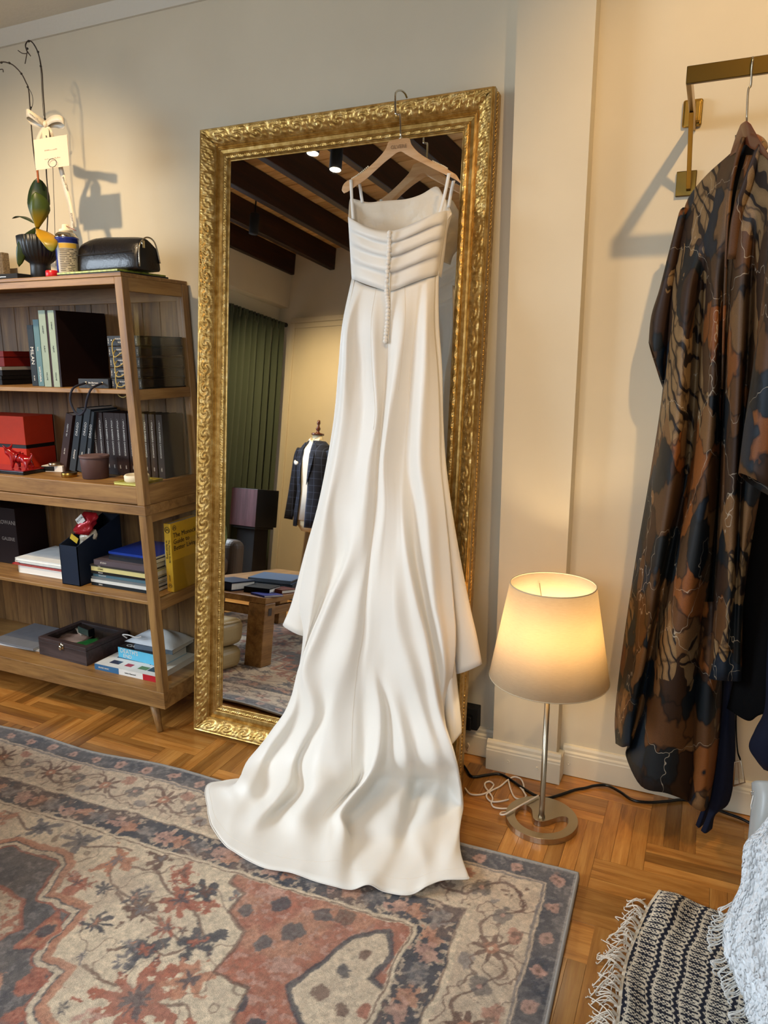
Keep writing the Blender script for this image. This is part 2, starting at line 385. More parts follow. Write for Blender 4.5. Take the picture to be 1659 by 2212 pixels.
def orn_big(u, s):      # carved acanthus / scroll relief, u metres along, s 0..1 across
    per = .086; a = (u / per) % 1.0; x = (a - .5) * 2; y = s * 2 - 1
    r1 = math.hypot(x * 1.15, y * .9 - .05); sw_ = math.atan2(y * .9 - .05, x * 1.15)
    spiral = .5 + .5 * math.cos(11 * r1 - 2 * sw_)
    leaf = max(0.0, 1 - abs(abs(x) - .78 + .18 * y) * 5.0) * (.6 + .4 * math.cos(9 * y))
    fl = .5 + .5 * math.cos(22 * math.pi * a + 2.6 * math.sin(5 * y))
    edge = max(0, 1 - abs(y) ** 4)
    return edge * (.0065 * spiral * max(0, 1 - r1 * .75) + .0055 * leaf + .003 * fl * (.35 + .65 * s)) + .0012 * math.sin(67 * u * 6.28 / .5 + 9 * y)
def orn_small(u, s):
    per = .041; a = (u / per) % 1.0; y = s * 2 - 1
    c = math.sin(2 * math.pi * a); e = max(0, 1 - y * y)
    return e * (.0028 * max(0, 1 - abs(y - .5 * c) * 2.2) + .0022 * max(0, math.cos(8 * math.pi * a + 2 * y)) + .0008)
for sd in 'ltrb':
    L_ = MH if sd in 'lr' else MW
    mb = MB()
    for prof in (plainA, plainB, plainC):
        mb.grid([[side_pt(sd, t, a_, d_) for a_, d_ in prof] for t in (0, 1)])
    mb.build('frame_moulding', 'gold', mroot, smooth=False)
    n = int(L_ / .0042); m_ = 14
    mb = MB().grid([[side_pt(sd, i / n, .0095 + .043 * j / m_, -.002 - .0245 * (j / m_) ** 1.15 + orn_big(i / n * L_, j / m_)) for j in range(m_ + 1)] for i in range(n + 1)])
    mb.build('carved_band', 'goldorn', mroot, smooth=True)
    n = int(L_ / .0034); m_ = 6
    mb = MB().grid([[side_pt(sd, i / n, .0855 + .013 * j / m_, -.036 + orn_small(i / n * L_, j / m_)) for j in range(m_ + 1)] for i in range(n + 1)])
    mb.build('inner_carved_band', 'goldorn', mroot, smooth=True)
    if sd in 'lr':
        mb = MB(); k = int(MH / .0125)
        for i in range(k): mb.ball(mp(.0022 if sd == 'l' else MW - .0022, (i + .5) * MH / k, -.043), .0048, .0048, .0052, 6, 4)
        o = mb.build('bead_row', 'gold', mroot, smooth=True); o['kind'] = 'stuff'
MB().grid([[mp(x, y, -.046) for x in (.104, MW - .104)] for y in (.104, MH - .104)]).build('mirror_glass', 'mirror', mroot)
MB().grid([[mp(x, y, -.074) for x in (.012, MW - .012)] for y in (.012, MH - .012)]).build('back_panel', 'black', mroot, solid=.006)

# ------------------------------------------------------------------ hanger on the mirror frame
HY = 2.268
hroot = thing('coat_hanger', at(866, 330, HY), 'pale wooden hanger hooked over the top of the gold mirror frame', 'hanger')
def hp(px, py, dy=0): return at(px, py, HY + dy)
# body: outline traced in its own plane, given a real thickness
top = [(738, 411), (741, 400), (748, 392), (756, 388), (775, 378), (800, 358), (822, 336), (834, 320), (841, 305), (866, 299), (884, 299), (889, 312), (905, 330), (930, 346), (960, 361), (972, 369), (985, 377), (991, 386), (996, 394)]
bot = [(743, 418), (752, 414), (765, 405), (775, 398), (790, 388), (812, 368), (832, 350), (845, 340), (852, 334), (860, 329), (868, 328), (876, 333), (890, 341), (910, 351), (935, 364), (955, 374), (972, 382), (985, 389), (996, 397)]
mb = MB(); rows = []
for (tx, ty), (bx_, by_) in zip(top, bot):
    tk = .006 + .004 * math.exp(-((tx - 866) / 60) ** 2)
    bend = -.018 * ((tx - 866) / 125) ** 2
    rows.append([hp(tx, ty, bend - tk), hp(bx_, by_, bend - tk), hp(bx_, by_, bend + tk), hp(tx, ty, bend + tk)])
rows = [smoothpts([r_[j] for r_ in rows], 3) for j in range(4)]; rows = [[rows[j][i] for j in range(4)] for i in range(len(rows[0]))]
mb.grid(rows, close_v=True); k = len(mb.v) - 4; mb.f += [(0, 1, 2, 3), (k, k + 3, k + 2, k + 1)]
mb.build('hanger_body', 'hangerwood', hroot, smooth=True, bev=.002)
hk = [hp(866, 302), hp(864.5, 252), hp(861, 248), hp(856, 246), hp(854.5, 241), hp(854, 206), at(856, 199, HY + .012), at(861, 195.5, HY + .035), at(868, 196, HY + .062), at(875, 202, HY + .088), at(879, 211, HY + .102)]
MB().tube(smoothpts(hk, 4), .0032, 8).build('hook', 'chrome', hroot, smooth=True)
MB().lathe([(.006, 0), (.007, .002), (.004, .008)], 12, hp(866, 301)).build('hook_collar', 'chrome', hroot, smooth=True)
for side, pts in (('l', [(760, 386), (770, 380), (782, 371), (795, 360)]), ('r', [(935, 348), (947, 354), (958, 359), (966, 364)])):
    mb = MB(); P = smoothpts([hp(x, y, -.018 * ((x - 866) / 125) ** 2) for x, y in pts], 4)
    for p in P: mb.ball(p, .0028, n=6, k=4)
    mb.build('grip_beads', 'cream', hroot, smooth=True)
c = hp(861, 317, -.0125); text('OLVERE', .0155, mat('engrave', '8d6a42', .6), hroot, frame(c, (1, 0, 0), (0, 0, 1)), sx=1.0)

# ------------------------------------------------------------------ wedding dress
def satin(name, c, rough, ns=900, bs_=.04, bd_=.0004):
    m, nt, b, o = nodes(name); b.inputs['Base Color'].default_value = lin(c); b.inputs['Roughness'].default_value = rough
    b.inputs['Sheen Weight'].default_value = .25; b.inputs['Sheen Roughness'].default_value = .4; b.inputs['Specular IOR Level'].default_value = .34
    v = coords(nt); n = noise(nt, v, ns, 2); bump(nt, b, n.outputs['Fac'], bs_, bd_); return m
satin('satin', 'ede7dc', .47); satin('lining', 'e6dac6', .32, 30, .5, .01)
droot = thing('wedding_dress', fz(800, 1800, 0.0), 'ivory satin wedding dress with buttoned back and long train hanging over the mirror', 'dress')
X610 = list(np.linspace(762, 940, 21)); Yarc = [602 + 26 * (1 - ((x - 840) / 82) ** 2) if x < 840 else 628 - 33 * ((x - 840) / 98) ** 1.3 for x in X610]
botc = [(760, 602), (765, 604), (777, 609), (793, 615), (814, 622), (835, 628), (846, 628), (864, 622), (884, 614), (905, 606), (925, 599), (938, 596), (947, 595)]
Yc = [2.262, 2.235, 2.215, 2.205, 2.195, 2.188, 2.188, 2.19, 2.196, 2.204, 2.218, 2.234, 2.262]
S2 = [
 (2.165, [(x, y - 2) for x, y in zip(X610, Yarc)], [100 * (2.165 - float(np.interp(x, [b_[0] for b_ in botc], Yc)) + .018) for x in X610]),
 (2.15, 700, [742, 746, 752, 766, 782, 794, 806, 822, 838, 846, 854, 862, 870, 877, 884, 890, 896, 903, 919, 928, 938], [-5, -2, 0, -1.5, -1.2, 0, 1, .2, -.6, 0, .5, 1, 1.2, .8, .3, -.2, -.6, -.9, .6, -.8, -3.5]),
 (2.135, 800, [733, 738, 746, 764, 782, 796, 809, 824, 835, 842, 849, 856, 862, 868, 874, 880, 885, 891, 916, 930, 946], [-6, -2.5, 0, -2, -2.3, -1, 1, -.5, -1.5, 0, 1.1, 1.5, 1.2, .4, -.4, -1, -1.4, -1.6, .8, -1.2, -4]),
 (2.115, 900, [725, 730, 739, 762, 782, 800, 814, 820, 826, 832, 838, 844, 851, 858, 865, 872, 879, 887, 909, 930, 950], [-6, -2.5, 0, -1, -1.5, 0, 1, -.2, -1.3, .4, 1.5, 1.3, .6, -.2, -.9, -1.5, -1.9, -2, 1, -1.5, -4]),
 (2.095, 1000, [708, 713, 724, 745, 768, 784, 797, 810, 817, 821, 827, 833, 840, 848, 856, 864, 872, 884, 906, 928, 952], [-6, -2, .5, 0, 0, .8, 1.6, .6, -.6, .5, 1.3, 1, .4, -.3, -1, -1.6, -2, -2.3, 1, -1.5, -4]),
 (2.07, 1100, [687, 692, 704, 722, 742, 765, 786, 803, 811, 818, 829, 836, 843, 850, 857, 864, 873, 895, 919, 944, 962], [-6, -2, .5, -.5, -.3, .6, 2, .8, -.2, .6, 1.3, 1.1, .8, .5, .2, 0, -.3, -2.6, .8, -2.2, -4]),
 (2.045, 1200, [662, 670, 690, 722, 742, 752, 775, 792, 800, 808, 819, 828, 837, 846, 856, 868, 882, 899, 927, 950, 972], [-6, -2.5, .3, -2, -1, 2, 2, 1.3, .6, 1.2, 1.6, 1.4, 1.3, 1.2, 1.2, 1.4, 1.6, -2.6, .8, -2.2, -4]),
 (2.02, 1300, [645, 652, 676, 694, 702, 711, 740, 772, 790, 800, 812, 824, 836, 846, 856, 880, 901, 917, 937, 958, 980], [-6, -3, 0, -2.5, -1, 2.5, 1.2, 2.5, 1.2, 1.8, 2, 2.2, 2.4, 2.6, 2.7, 1.6, 2.2, -2.4, .7, -2.2, -4]),
 (2.005, 1370, [655, 658, 664, 668, 674, 683, 715, 760, 785, 798, 810, 822, 834, 848, 864, 892, 919, 930, 951, 967, 985], [-7, -4, -1.5, -2.5, -1, 2.5, 1.2, 3, 1.2, 1.5, 1.4, 1.4, 1.8, 2.4, 3, 1.6, 2.2, -2, .6, -2, -4]),
 (1.985, 1450, [646, 645, 643, 645, 649, 656, 690, 737, 772, 790, 806, 820, 836, 860, 886, 912, 934, 946, 960, 970, 980], [-8, -5, -2, -1, .5, 2.5, 1, 3.2, 1, .8, .8, .4, .6, 1.4, 3, 1.4, 2.2, -2, -.5, -3, -5]),
 (1.965, 1540, [632, 624, 615, 630, 648, 676, 700, 716, 763, 790, 820, 838, 857, 884, 911, 930, 951, 956, 958, 960, 960], [-8, -5, -1, 1, .2, 2, .6, 2.4, .4, -.8, 1.8, -.8, 1.8, .2, 2.2, 1, 1.6, -2, -4, -6, -8]),
 (1.925, 1640, [562, 550, 539, 565, 590, 632, 650, 690, 759, 788, 813, 838, 876, 902, 936, 962, 984, 984, 982, 980, 978], [-6, -4, -1, 1.5, -1, 2, -.6, 3, .5, -1.5, 3, -2, 2, -.5, 2.4, 1, .5, -2, -4, -6, -7]),
]
G = []
for row in S2:
    if len(row) == 3: Yb, pts, d = row
    else: Yb, y, xs, d = row; pts = [(x, y) for x in xs]
    G.append([at(x, y, Yb - dd / 100) for (x, y), dd in zip(pts, d)])
def zrow(pts): return [fz(x, y, z) for x, y, z in pts]
G.append(zrow([(545, 1684, .05), (528, 1684, .055), (517, 1682, .075), (545, 1690, .085), (580, 1705, .06), (618, 1700, .1), (650, 1706, .065), (682, 1700, .125), (757, 1695, .11), (775, 1690, .10), (788, 1688, .145), (812, 1692, .085), (872, 1690, .12), (900, 1692, .085), (942, 1690, .12), (970, 1700, .10), (997, 1725, .09), (999, 1715, .07), (996, 1705, .06), (994, 1700, .05), (992, 1700, .045)]))
G.append(zrow([(532, 1690, .03), (514, 1692, .035), (498, 1700, .055), (516, 1728, .045), (545, 1742, .04), (572, 1756, .06), (608, 1750, .035), (645, 1760, .07), (698, 1762, .055), (720, 1757, .055), (737, 1753, .085), (762, 1772, .035), (848, 1772, .06), (880, 1785, .04), (915, 1774, .06), (956, 1776, .05), (995, 1766, .05), (996, 1758, .04), (994, 1750, .03), (992, 1745, .03), (990, 1740, .03)]))
G.append(zrow([(520, 1686, .02), (497, 1690, .022), (470, 1702, .03), (478, 1745, .03), (500, 1774, .028), (535, 1797, .03), (582, 1808, .026), (638, 1820, .032), (688, 1824, .034), (716, 1814, .045), (744, 1800, .062), (766, 1828, .025), (830, 1842, .034), (862, 1855, .026), (906, 1852, .035), (942, 1848, .03), (975, 1846, .04), (992, 1838, .035), (993, 1825, .03), (992, 1815, .025), (990, 1805, .02)]))
hemz = [.017, .017, .017, .017, .017, .017, .017, .018, .017, .018, .019, .02, .042, .02, .018, .04, .05, .045, .03, .02, .018]
G.append(zrow([(520, 1682, .018), (482, 1688, .018), (447, 1698, .018), (448, 1742, .018), (459, 1782, .018), (481, 1820, .018), (522, 1850, .018), (572, 1875, .018), (632, 1886, .022), (678, 1903, .018), (720, 1914, .018), (760, 1922, .018), (797, 1911, .034), (831, 1927, .018), (886, 1933, .018), (925, 1913, .034), (960, 1901, .04), (1011, 1899, .04), (1006, 1888, .03), (998, 1874, .022), (994, 1860, .02)]))
P = smoothgrid(G, 7, 6)
A = np.array(P); wz_ = np.clip((.62 - A[..., 2]) / .4, 0, 1); dn = (fbm(A[..., 0] * 11 + 40, (A[..., 2] * 1.2 - A[..., 1]) * 11 + 40, 5, 3) - .5) * .016 * wz_
dn += .004 * wz_ * np.abs(np.sin(30 * A[..., 0] + 22 * A[..., 1] + 5 * fbm(A[..., 0] * 6 + 9, A[..., 1] * 6 + 9, 8, 2))) ** 3
A[..., 1] -= .8 * dn; A[..., 2] += .5 * dn; P = [[A[i_, j_] for j_ in range(A.shape[1])] for i_ in range(A.shape[0])]
rs = np.random.RandomState(3)
def drape(P, name, m='satin', solid=.0016, minz=None):
    if minz is not None:
        for r_ in P:
            for p in r_: p[2] = max(p[2], minz)
    return MB().grid(P).build(name, m, droot, smooth=True, solid=solid)
drape(P, 'skirt_and_train', minz=.0165)
# turned hem with its own edge
MB().tube([p + np.array([0, 0, .001]) for p in P[-1]], .0016, 6).build('hem', 'satin', droot, smooth=True)
MB().tube([p + np.array([0, -.0006, .0006]) for p in P[-4]], .0005, 5).build('hem_stitching', 'lining', droot, smooth=True)
for col, r0_, r1_ in ((48, 8, len(P) - 3), (34, 0, 24), (76, 0, 18)):
    MB().tube([P[i_][col] + np.array([0, -.001, 0]) for i_ in range(r0_, r1_)], .0006, 5).build('seam', 'lining', droot, smooth=True)
# side panels of the skirt that fall short of the floor
def strip(rows, name, ku=5, kv=5): return drape(smoothgrid([[at(x, y, Y) for x, y, Y in r_] for r_ in rows], ku, kv), name)
strip([[(766, 604, 2.215), (763, 602, 2.235), (760, 602, 2.25), (763, 604, 2.268)],
       [(748, 700, 2.17), (742, 700, 2.19), (740, 700, 2.215), (746, 700, 2.24)],
       [(742, 800, 2.155), (735, 800, 2.17), (731, 800, 2.19), (738, 800, 2.225)],
       [(733, 900, 2.14), (727, 900, 2.15), (722, 900, 2.175), (732, 900, 2.21)],
       [(722, 1000, 2.125), (712, 1000, 2.13), (706, 1000, 2.15), (720, 1000, 2.19)],
       [(706, 1100, 2.11), (694, 1100, 2.105), (685, 1100, 2.13), (702, 1100, 2.175)],
       [(695, 1200, 2.10), (672, 1200, 2.09), (657, 1200, 2.11), (680, 1200, 2.165)],
       [(684, 1300, 2.09), (652, 1300, 2.07), (631, 1300, 2.095), (655, 1300, 2.155)],
       [(672, 1378, 2.085), (640, 1369, 2.06), (611, 1350, 2.085), (640, 1345, 2.15)]], 'side_panel')
strip([[(930, 598, 2.215), (940, 596, 2.225), (947, 595, 2.24), (944, 596, 2.265)],
       [(932, 700, 2.19), (942, 700, 2.20), (948, 700, 2.215), (945, 700, 2.25)],
       [(935, 800, 2.18), (946, 800, 2.185), (955, 800, 2.20), (948, 800, 2.245)],
       [(937, 900, 2.165), (948, 900, 2.175), (957, 900, 2.19), (950, 900, 2.235)],
       [(936, 1000, 2.15), (950, 1000, 2.145), (963, 1000, 2.17), (955, 1000, 2.215)],
       [(944, 1100, 2.14), (962, 1100, 2.125), (976, 1100, 2.15), (966, 1100, 2.20)],
       [(950, 1200, 2.13), (968, 1200, 2.10), (993, 1200, 2.13), (980, 1200, 2.185)],
       [(958, 1300, 2.12), (980, 1300, 2.085), (1013, 1300, 2.115), (998, 1300, 2.175)],
       [(965, 1390, 2.11), (992, 1380, 2.075), (1030, 1375, 2.105), (1012, 1375, 2.165)],
       [(972, 1459, 2.105), (1002, 1452, 2.07), (1041, 1434, 2.095), (1022, 1430, 2.16)]], 'side_panel')
strip([[(930, 1100, 2.12), (944, 1100, 2.11), (950, 1100, 2.125)],
       [(936, 1200, 2.10), (955, 1200, 2.085), (962, 1200, 2.11)],
       [(940, 1300, 2.08), (962, 1300, 2.06), (972, 1300, 2.09)],
       [(944, 1400, 2.06), (968, 1400, 2.04), (980, 1400, 2.075)],
       [(950, 1480, 2.045), (972, 1480, 2.025), (988, 1480, 2.06)],
       [(958, 1560, 2.035), (978, 1560, 2.015), (996, 1555, 2.045)],
       [(968, 1612, 2.03), (978, 1606, 2.01), (997, 1582, 2.04)]], 'under_panel')
# bodice: pleated back, lining of the front, side
def lerp(a, b, t): return a + (b - a) * t
topc = [(752, 468), (758, 472), (772, 480), (790, 488), (812, 495), (836, 499), (846, 499), (866, 494), (890, 484), (915, 472), (940, 461), (958, 456), (968, 455)]
ts = [0, .06, .12, .185, .192, .25, .33, .42, .427, .5, .6, .685, .692, .78, .9, 1.0]; bands = [0, .19, .425, .69, 1.001]
G = []
for t in ts:
    row = []
    for k, ((x0, y0), (x1, y1), Y) in enumerate(zip(topc, botc, Yc)):
        b_ = max(i for i in range(4) if t >= bands[i]); lt = (t - bands[b_]) / (bands[b_ + 1] - bands[b_])
        e = 1 - abs((k - 5.5) / 6.5) ** 6
        d = .0085 * (lt if b_ < 3 else .6 * lt) * e + .004 * math.sin(3.1 * lt) * e
        w_ = .004 * math.sin(k * 1.3 + 2.2 * b_) * math.sin(math.pi * lt) * e
        row.append(at(lerp(x0, x1, t), lerp(y0, y1, t), Y - d + w_ - .02 * t))
    G.append(smoothpts(row, 5))
MB().grid(G).build('bodice_back', 'satin', droot, smooth=True, solid=.0016)
G = []
front = [(753, 466), (756, 430), (766, 430), (796, 437), (828, 434), (877, 430), (910, 420), (942, 403), (957, 421), (972, 450), (976, 462)]
for j, t in enumerate((0, .25, .5, .75, 1.0)):
    row = []
    for k, (x, y) in enumerate(front):
        row.append(at(lerp(x, lerp(772, 932, k / 10), t ** .8), lerp(y, 545, t), 2.29 - .03 * (1 - abs(k - 5) / 5) * -1 * .6 + .006 * math.sin(2.3 * k + 3 * j) * (.3 + t) - (.03 if k in (0, 10) else 0)))
    G.append(row)
MB().grid(smoothgrid(G, 5, 5)).build('bodice_front_lining', 'lining', droot, smooth=True, solid=.0016)
strip([[(966, 455, 2.255), (974, 456, 2.27), (976, 464, 2.288)], [(955, 500, 2.25), (963, 500, 2.265), (966, 500, 2.285)], [(950, 550, 2.245), (957, 550, 2.26), (960, 550, 2.28)], [(946, 596, 2.235), (950, 597, 2.255), (953, 600, 2.275)]], 'bodice_side')
def ribbon(pts, wd_, name, m, root, sol=.001):
    P = smoothpts(pts, 5); rows = []
    for i, p in enumerate(P): rows.append([p + np.array([-wd_ / 2, 0, 0]), p + np.array([wd_ / 2, 0, 0])])
    return MB().grid(rows).build(name, m, root, smooth=True, solid=sol)
for pts in ([(758, 388, 2.245), (760, 430, 2.24), (763, 474, 2.236)], [(777, 397, 2.285), (780, 420, 2.288), (783, 438, 2.292)],
            [(970, 374, 2.235), (964, 405, 2.235), (956, 440, 2.24), (950, 460, 2.235)], [(980, 390, 2.275), (974, 418, 2.282), (969, 448, 2.285)]):
    ribbon([at(x, y, Y) for x, y, Y in pts], .0105, 'strap', 'satin', droot)
nb = 29; first = None
bpts = smoothpts([(841, 503), (840, 540), (837, 580), (835, 628), (838, 660), (836, 700), (832, 737)], 20); acc = np.linspace(0, len(bpts) - 1, nb)
for k in range(nb):
    x, y = bpts[int(round(acc[k]))]
    Yb = 2.174 - .021 * (y - 500) / 128 if y < 628 else 2.155 - .012 * (y - 628) / 110
    p = Vector(at(x, y, Yb - .004))
    if first is None:
        first = MB().ball((0, 0, 0), .0076, .0055, .0076, 10, 6).build('button', 'satin', droot, smooth=True, world=False); o = first
    else: o = first.copy(); COL.objects.link(o); o.parent = droot
    o.location = p - droot.location
ribbon([at(845.5, 500, 2.186), at(844, 560, 2.176), at(842, 628, 2.160), at(842, 680, 2.150), at(838, 742, 2.142)], .004, 'button_placket', 'lining', droot, .003)

# ------------------------------------------------------------------ table lamp on the floor
LX, LY = -.386, 2.108
lroot = thing('table_lamp', (LX, LY, 0), 'lit lamp with linen shade and brushed metal base on the floor by the pillar', 'lamp')
prof = [(.1, 0), (.111, .002), (.112, .004), (.112, .017), (.110, .0195), (.108, .02)]
# cut-out base: outer disc minus a crescent hole -> closed outline prism with inner loop
n = 64; outer = [(.112 * math.cos(2 * math.pi * k / n), .112 * math.sin(2 * math.pi * k / n)) for k in range(n)]
def holept(a):
    r_ = .083; x, y = r_ * math.cos(a), r_ * math.sin(a); return x, y
hole = []
a0, a1 = R(160), R(378)
for k in range(36): hole.append(holept(a0 + (a1 - a0) * k / 35))
hole += smoothpts([hole[-1], (.068, .032), (.050, .022), (.030, -.002), (.012, -.020), (-.006, -.026), (-.022, -.018), (-.030, .004), (-.040, .030), (-.058, .042), (-.072, .038), hole[0]], 4)[1:-1]
bm = bmesh.new()
def loop(pts, z): 
    vs = [bm.verts.new((x, y, z)) for x, y in pts]; es = [bm.edges.new((vs[i], vs[(i + 1) % len(vs)])) for i in range(len(vs))]; return vs, es
for z in (0.0005, .02):
    vo, eo = loop(outer, z); vh, eh = loop(hole, z)
    bmesh.ops.triangle_fill(bm, use_beauty=True, use_dissolve=False, edges=eo + eh)
    if z < .01: lo = (vo, vh)
    else:
        for a_, b_ in ((lo[0], vo), (lo[1], vh)):
            for i in range(len(a_)): bm.faces.new((a_[i], a_[(i + 1) % len(a_)], b_[(i + 1) % len(a_)], b_[i]))
bmesh.ops.recalc_face_normals(bm, faces=bm.faces); me = bpy.data.meshes.new('base'); bm.to_mesh(me); bm.free()
link('base', me, 'steel', lroot, bev=.0025)
MB().lathe([(.0105, 0.019), (.0105, .022), (.0085, .03), (.0082, .445)], 20).build('pole', 'steel', lroot, smooth=True, world=False)
MB().lathe([(.0098, .43), (.0105, .432), (.0105, .462), (.0098, .465), (.006, .466)], 20).build('height_collar', 'steel', lroot, smooth=True, world=False)
MB().lathe([(.0058, .46), (.0058, .556), (.004, .558)], 16).build('upper_pole', 'steel', lroot, smooth=True, world=False)
MB().lathe([(.0035, .485), (.0035, .507), (.002, .509)], 10, (-.02, -.006, -.012)).build('pull_weight', 'steel', lroot, smooth=True, world=False)
MB().tube([(-.02, -.006, .497), (-.006, -.003, .556)], .0007, 6).build('pull_cord', 'steel', lroot, world=False)
m, nt, b, o = nodes('shade')
tr = nt.nodes.new('ShaderNodeBsdfTranslucent'); mx = nt.nodes.new('ShaderNodeMixShader'); v = coords(nt, (1, 1, 1))
nn = noise(nt, coords(nt, (60, 60, 900)), 1.0, 2); nt.links.new(ramp(nt, nn.outputs['Fac'], [(.3, 'd8c4a4'), (.7, 'ead9bb')]), b.inputs['Base Color']); b.inputs['Roughness'].default_value = .9
tr.inputs[0].default_value = lin('f0dcb8'); mx.inputs[0].default_value = .5
nt.links.new(b.outputs[0], mx.inputs[1]); nt.links.new(tr.outputs[0], mx.inputs[2]); nt.links.new(mx.outputs[0], o.inputs['Surface'])
sz0, sz1, sr0, sr1 = .497, .79, .178, .125
MB().lathe([(sr0, sz0), (sr1, sz1)], 64, cap=False).build('lamp_shade', 'shade', lroot, smooth=True, solid=.0016, world=False)
for r_, z in ((sr0, sz0), (sr1, sz1)):
    MB().tube([(r_ * math.cos(a * 2 * math.pi / 64), r_ * math.sin(a * 2 * math.pi / 64), z) for a in range(65)], .0018, 6).build('shade_rim', mat('rim%d' % int(z * 1000), 'b9a98c', .7), lroot, smooth=True, world=False)
mb = MB()
for k in range(3): a = 2 * math.pi * k / 3; mb.tube([(0, 0, .556), (sr1 * .99 * math.cos(a), sr1 * .99 * math.sin(a), sz1 - .035)], .0014, 6)
mb.build('shade_carrier', 'steel', lroot, world=False)
MB().lathe([(.012, .555), (.013, .575), (.018, .59), (.024, .61), (.022, .625), (.01, .635), (0, .637)], 20).build('bulb', emis('bulb', (1.0, .76, .42), 14.0), lroot, smooth=True, world=False)
ld = bpy.data.lights.new('lamp_light', 'POINT'); ld.energy = 3.4; ld.color = (1.0, .76, .46); ld.shadow_soft_size = .03
lo_ = bpy.data.objects.new('lamp_light', ld); COL.objects.link(lo_); lo_.parent = lroot; lo_.location = (0, 0, .665)
# ------------------------------------------------------------------ oriental rug (pattern computed per vertex)
RO = np.array([-.238, 1.902]); RA = R(1.8)
rsx = np.array([-math.cos(RA), -math.sin(RA)]); rtx = np.array([math.sin(RA), -math.cos(RA)])
def srgb(h): return np.array(lin(h)[:3])
def sstep(x, a, b): t = np.clip((x - a) / (b - a + 1e-9), 0, 1); return t * t * (3 - 2 * t)
def inpoly(x, y, poly):
    c = np.zeros(x.shape, bool); n = len(poly)
    for i in range(n):
        x1, y1 = poly[i]; x2, y2 = poly[(i + 1) % n]
        if y1 == y2: continue
        t = ((y1 > y) != (y2 > y)) & (x < (x2 - x1) * (y - y1) / (y2 - y1) + x1); c ^= t
    return c
def dseg(x, y, pts):
    d = np.full(x.shape, 1e9)
    for (x1, y1), (x2, y2) in zip(pts[:-1], pts[1:]):
        dx, dy = x2 - x1, y2 - y1; t = np.clip(((x - x1) * dx + (y - y1) * dy) / (dx * dx + dy * dy + 1e-9), 0, 1)
        d = np.minimum(d, np.hypot(x - x1 - t * dx, y - y1 - t * dy))
    return d
def make_rug():
    s = np.concatenate([np.arange(0, 232, .32), np.arange(232, 300.1, 2.0)]); t = np.concatenate([np.arange(0, 96, .32), np.arange(96, 200.1, 2.0)])
    S, T = np.meshgrid(s, t, indexing='ij')
    wx = S + 2.2 * (fbm(S / 5, T / 5, 1, 3) - .5) ; wy = T + 2.2 * (fbm(S / 5, T / 5, 9, 3) - .5)
    # crisp edges for the borders, frayed motif edges
    e = np.minimum(np.minimum(wx, 300 - wx), np.minimum(wy, 200 - wy))
    ep = np.minimum(np.minimum(S, 300 - S), np.minimum(T, 200 - T))
    along = np.where((np.minimum(S, 300 - S) < np.minimum(T, 200 - T)), T, S)
    a = np.abs(wx - 150); b = np.abs(wy - 100)
    cream, beige, char, rust, rustl, brown, grey, pink = [srgb(h) for h in ('d3bea0', 'c6ae92', '413f43', 'a0583e', 'b67c5c', '684736', '726b68', 'b88c78')]
    C = np.zeros(S.shape + (3,)); C[:] = cream
    def put(mask, col, al=1.0):
        mk = np.clip(mask, 0, 1); mk = np.clip(mk + (n3 - .5) * 2.2 * 4 * mk * (1 - mk), 0, 1); m = (mk * al * (.86 + .28 * n3))[..., None]; C[:] = C * (1 - m) + col * m
    n1_ = 0
    n1 = fbm(S / 1.6, T / 1.6, 21, 4); n2 = fbm(S / 9, T / 9, 31, 4); n3 = fbm(S / .7, T / .7, 41, 2)
    # field: cream with soft patches
    put(sstep(n2, .5, .75), beige, .7)
    # vines and blossoms of the field (quarter symmetric)
    def blossom(cx, cy, r, col, core, k=7, jag=.35, seed=0):
        for sx_, sy_ in ((1, 1),):
            dx, dy = a - cx, b - cy; rr = np.hypot(dx, dy); th = np.arctan2(dy, dx)
            rad = r * (1 + jag * np.cos(k * th + seed) + .2 * np.cos(3 * th + 2 * seed)) * (.25 + 1.5 * n1)
            put(sstep(rad - rr, -.8, 1.2), col, .95); put(sstep(rad * .42 - rr, -.4, 1.0), core, .85)
    vine = brown
    for pts in ([(20, 60), (30, 54), (38, 56), (46, 50), (58, 47), (66, 40)], [(24, 55), (28, 48), (36, 44), (46, 45), (52, 48)], [(34, 44), (44, 40), (52, 41), (60, 37), (66, 38)],
                [(46, 28), (54, 33), (60, 31), (64, 36)], [(44, 22), (52, 20), (58, 22), (64, 18), (74, 22), (84, 12)], [(56, 6), (64, 10), (72, 8), (80, 2)], [(4, 58), (12, 56), (20, 60), (26, 60)]):
        put(sstep(.75 - dseg(a, b, pts), 0, .6), vine, .8)
    for cx, cy, r, col, core, k, sd in ((52, 48.5, 5.2, rust, char, 7, 0), (62, 19, 8.5, rust, char, 9, 1), (65, 38, 4.6, char, rust, 5, 2), (25, 55, 4.6, rustl, grey, 7, 3), (46, 58, 3.6, rust, brown, 5, 4), (56, 54, 4, char, brown, 6, 5),
                                    (44, 42, 4, brown, grey, 7, 6), (54, 31, 4.2, char, rust, 5, 2), (80, 10, 6, rust, char, 8, 4), (72, 4, 5, char, grey, 6, 1), (8, 58, 4, grey, char, 7, 2), (70, 28, 4.5, rustl, char, 6, 3), (36, 60, 3.2, brown, grey, 5, 5)):
        blossom(cx, cy, r, col, core, k, .35, sd)
    rq = np.random.RandomState(12)
    for k in range(46):
        cx, cy, rr_ = rq.uniform(4, 92), rq.uniform(2, 60), rq.uniform(1.1, 2.8); blossom(cx, cy, rr_, [rust, char, brown, grey, pink][k % 5], [char, rustl, cream][k % 3], int(rq.randint(4, 9)), .45, rq.uniform(0, 6))
    net = np.abs(fbm(S / 14, T / 14, 77, 3) - .5); put(sstep(.012 - net, 0, .008), brown, .6)
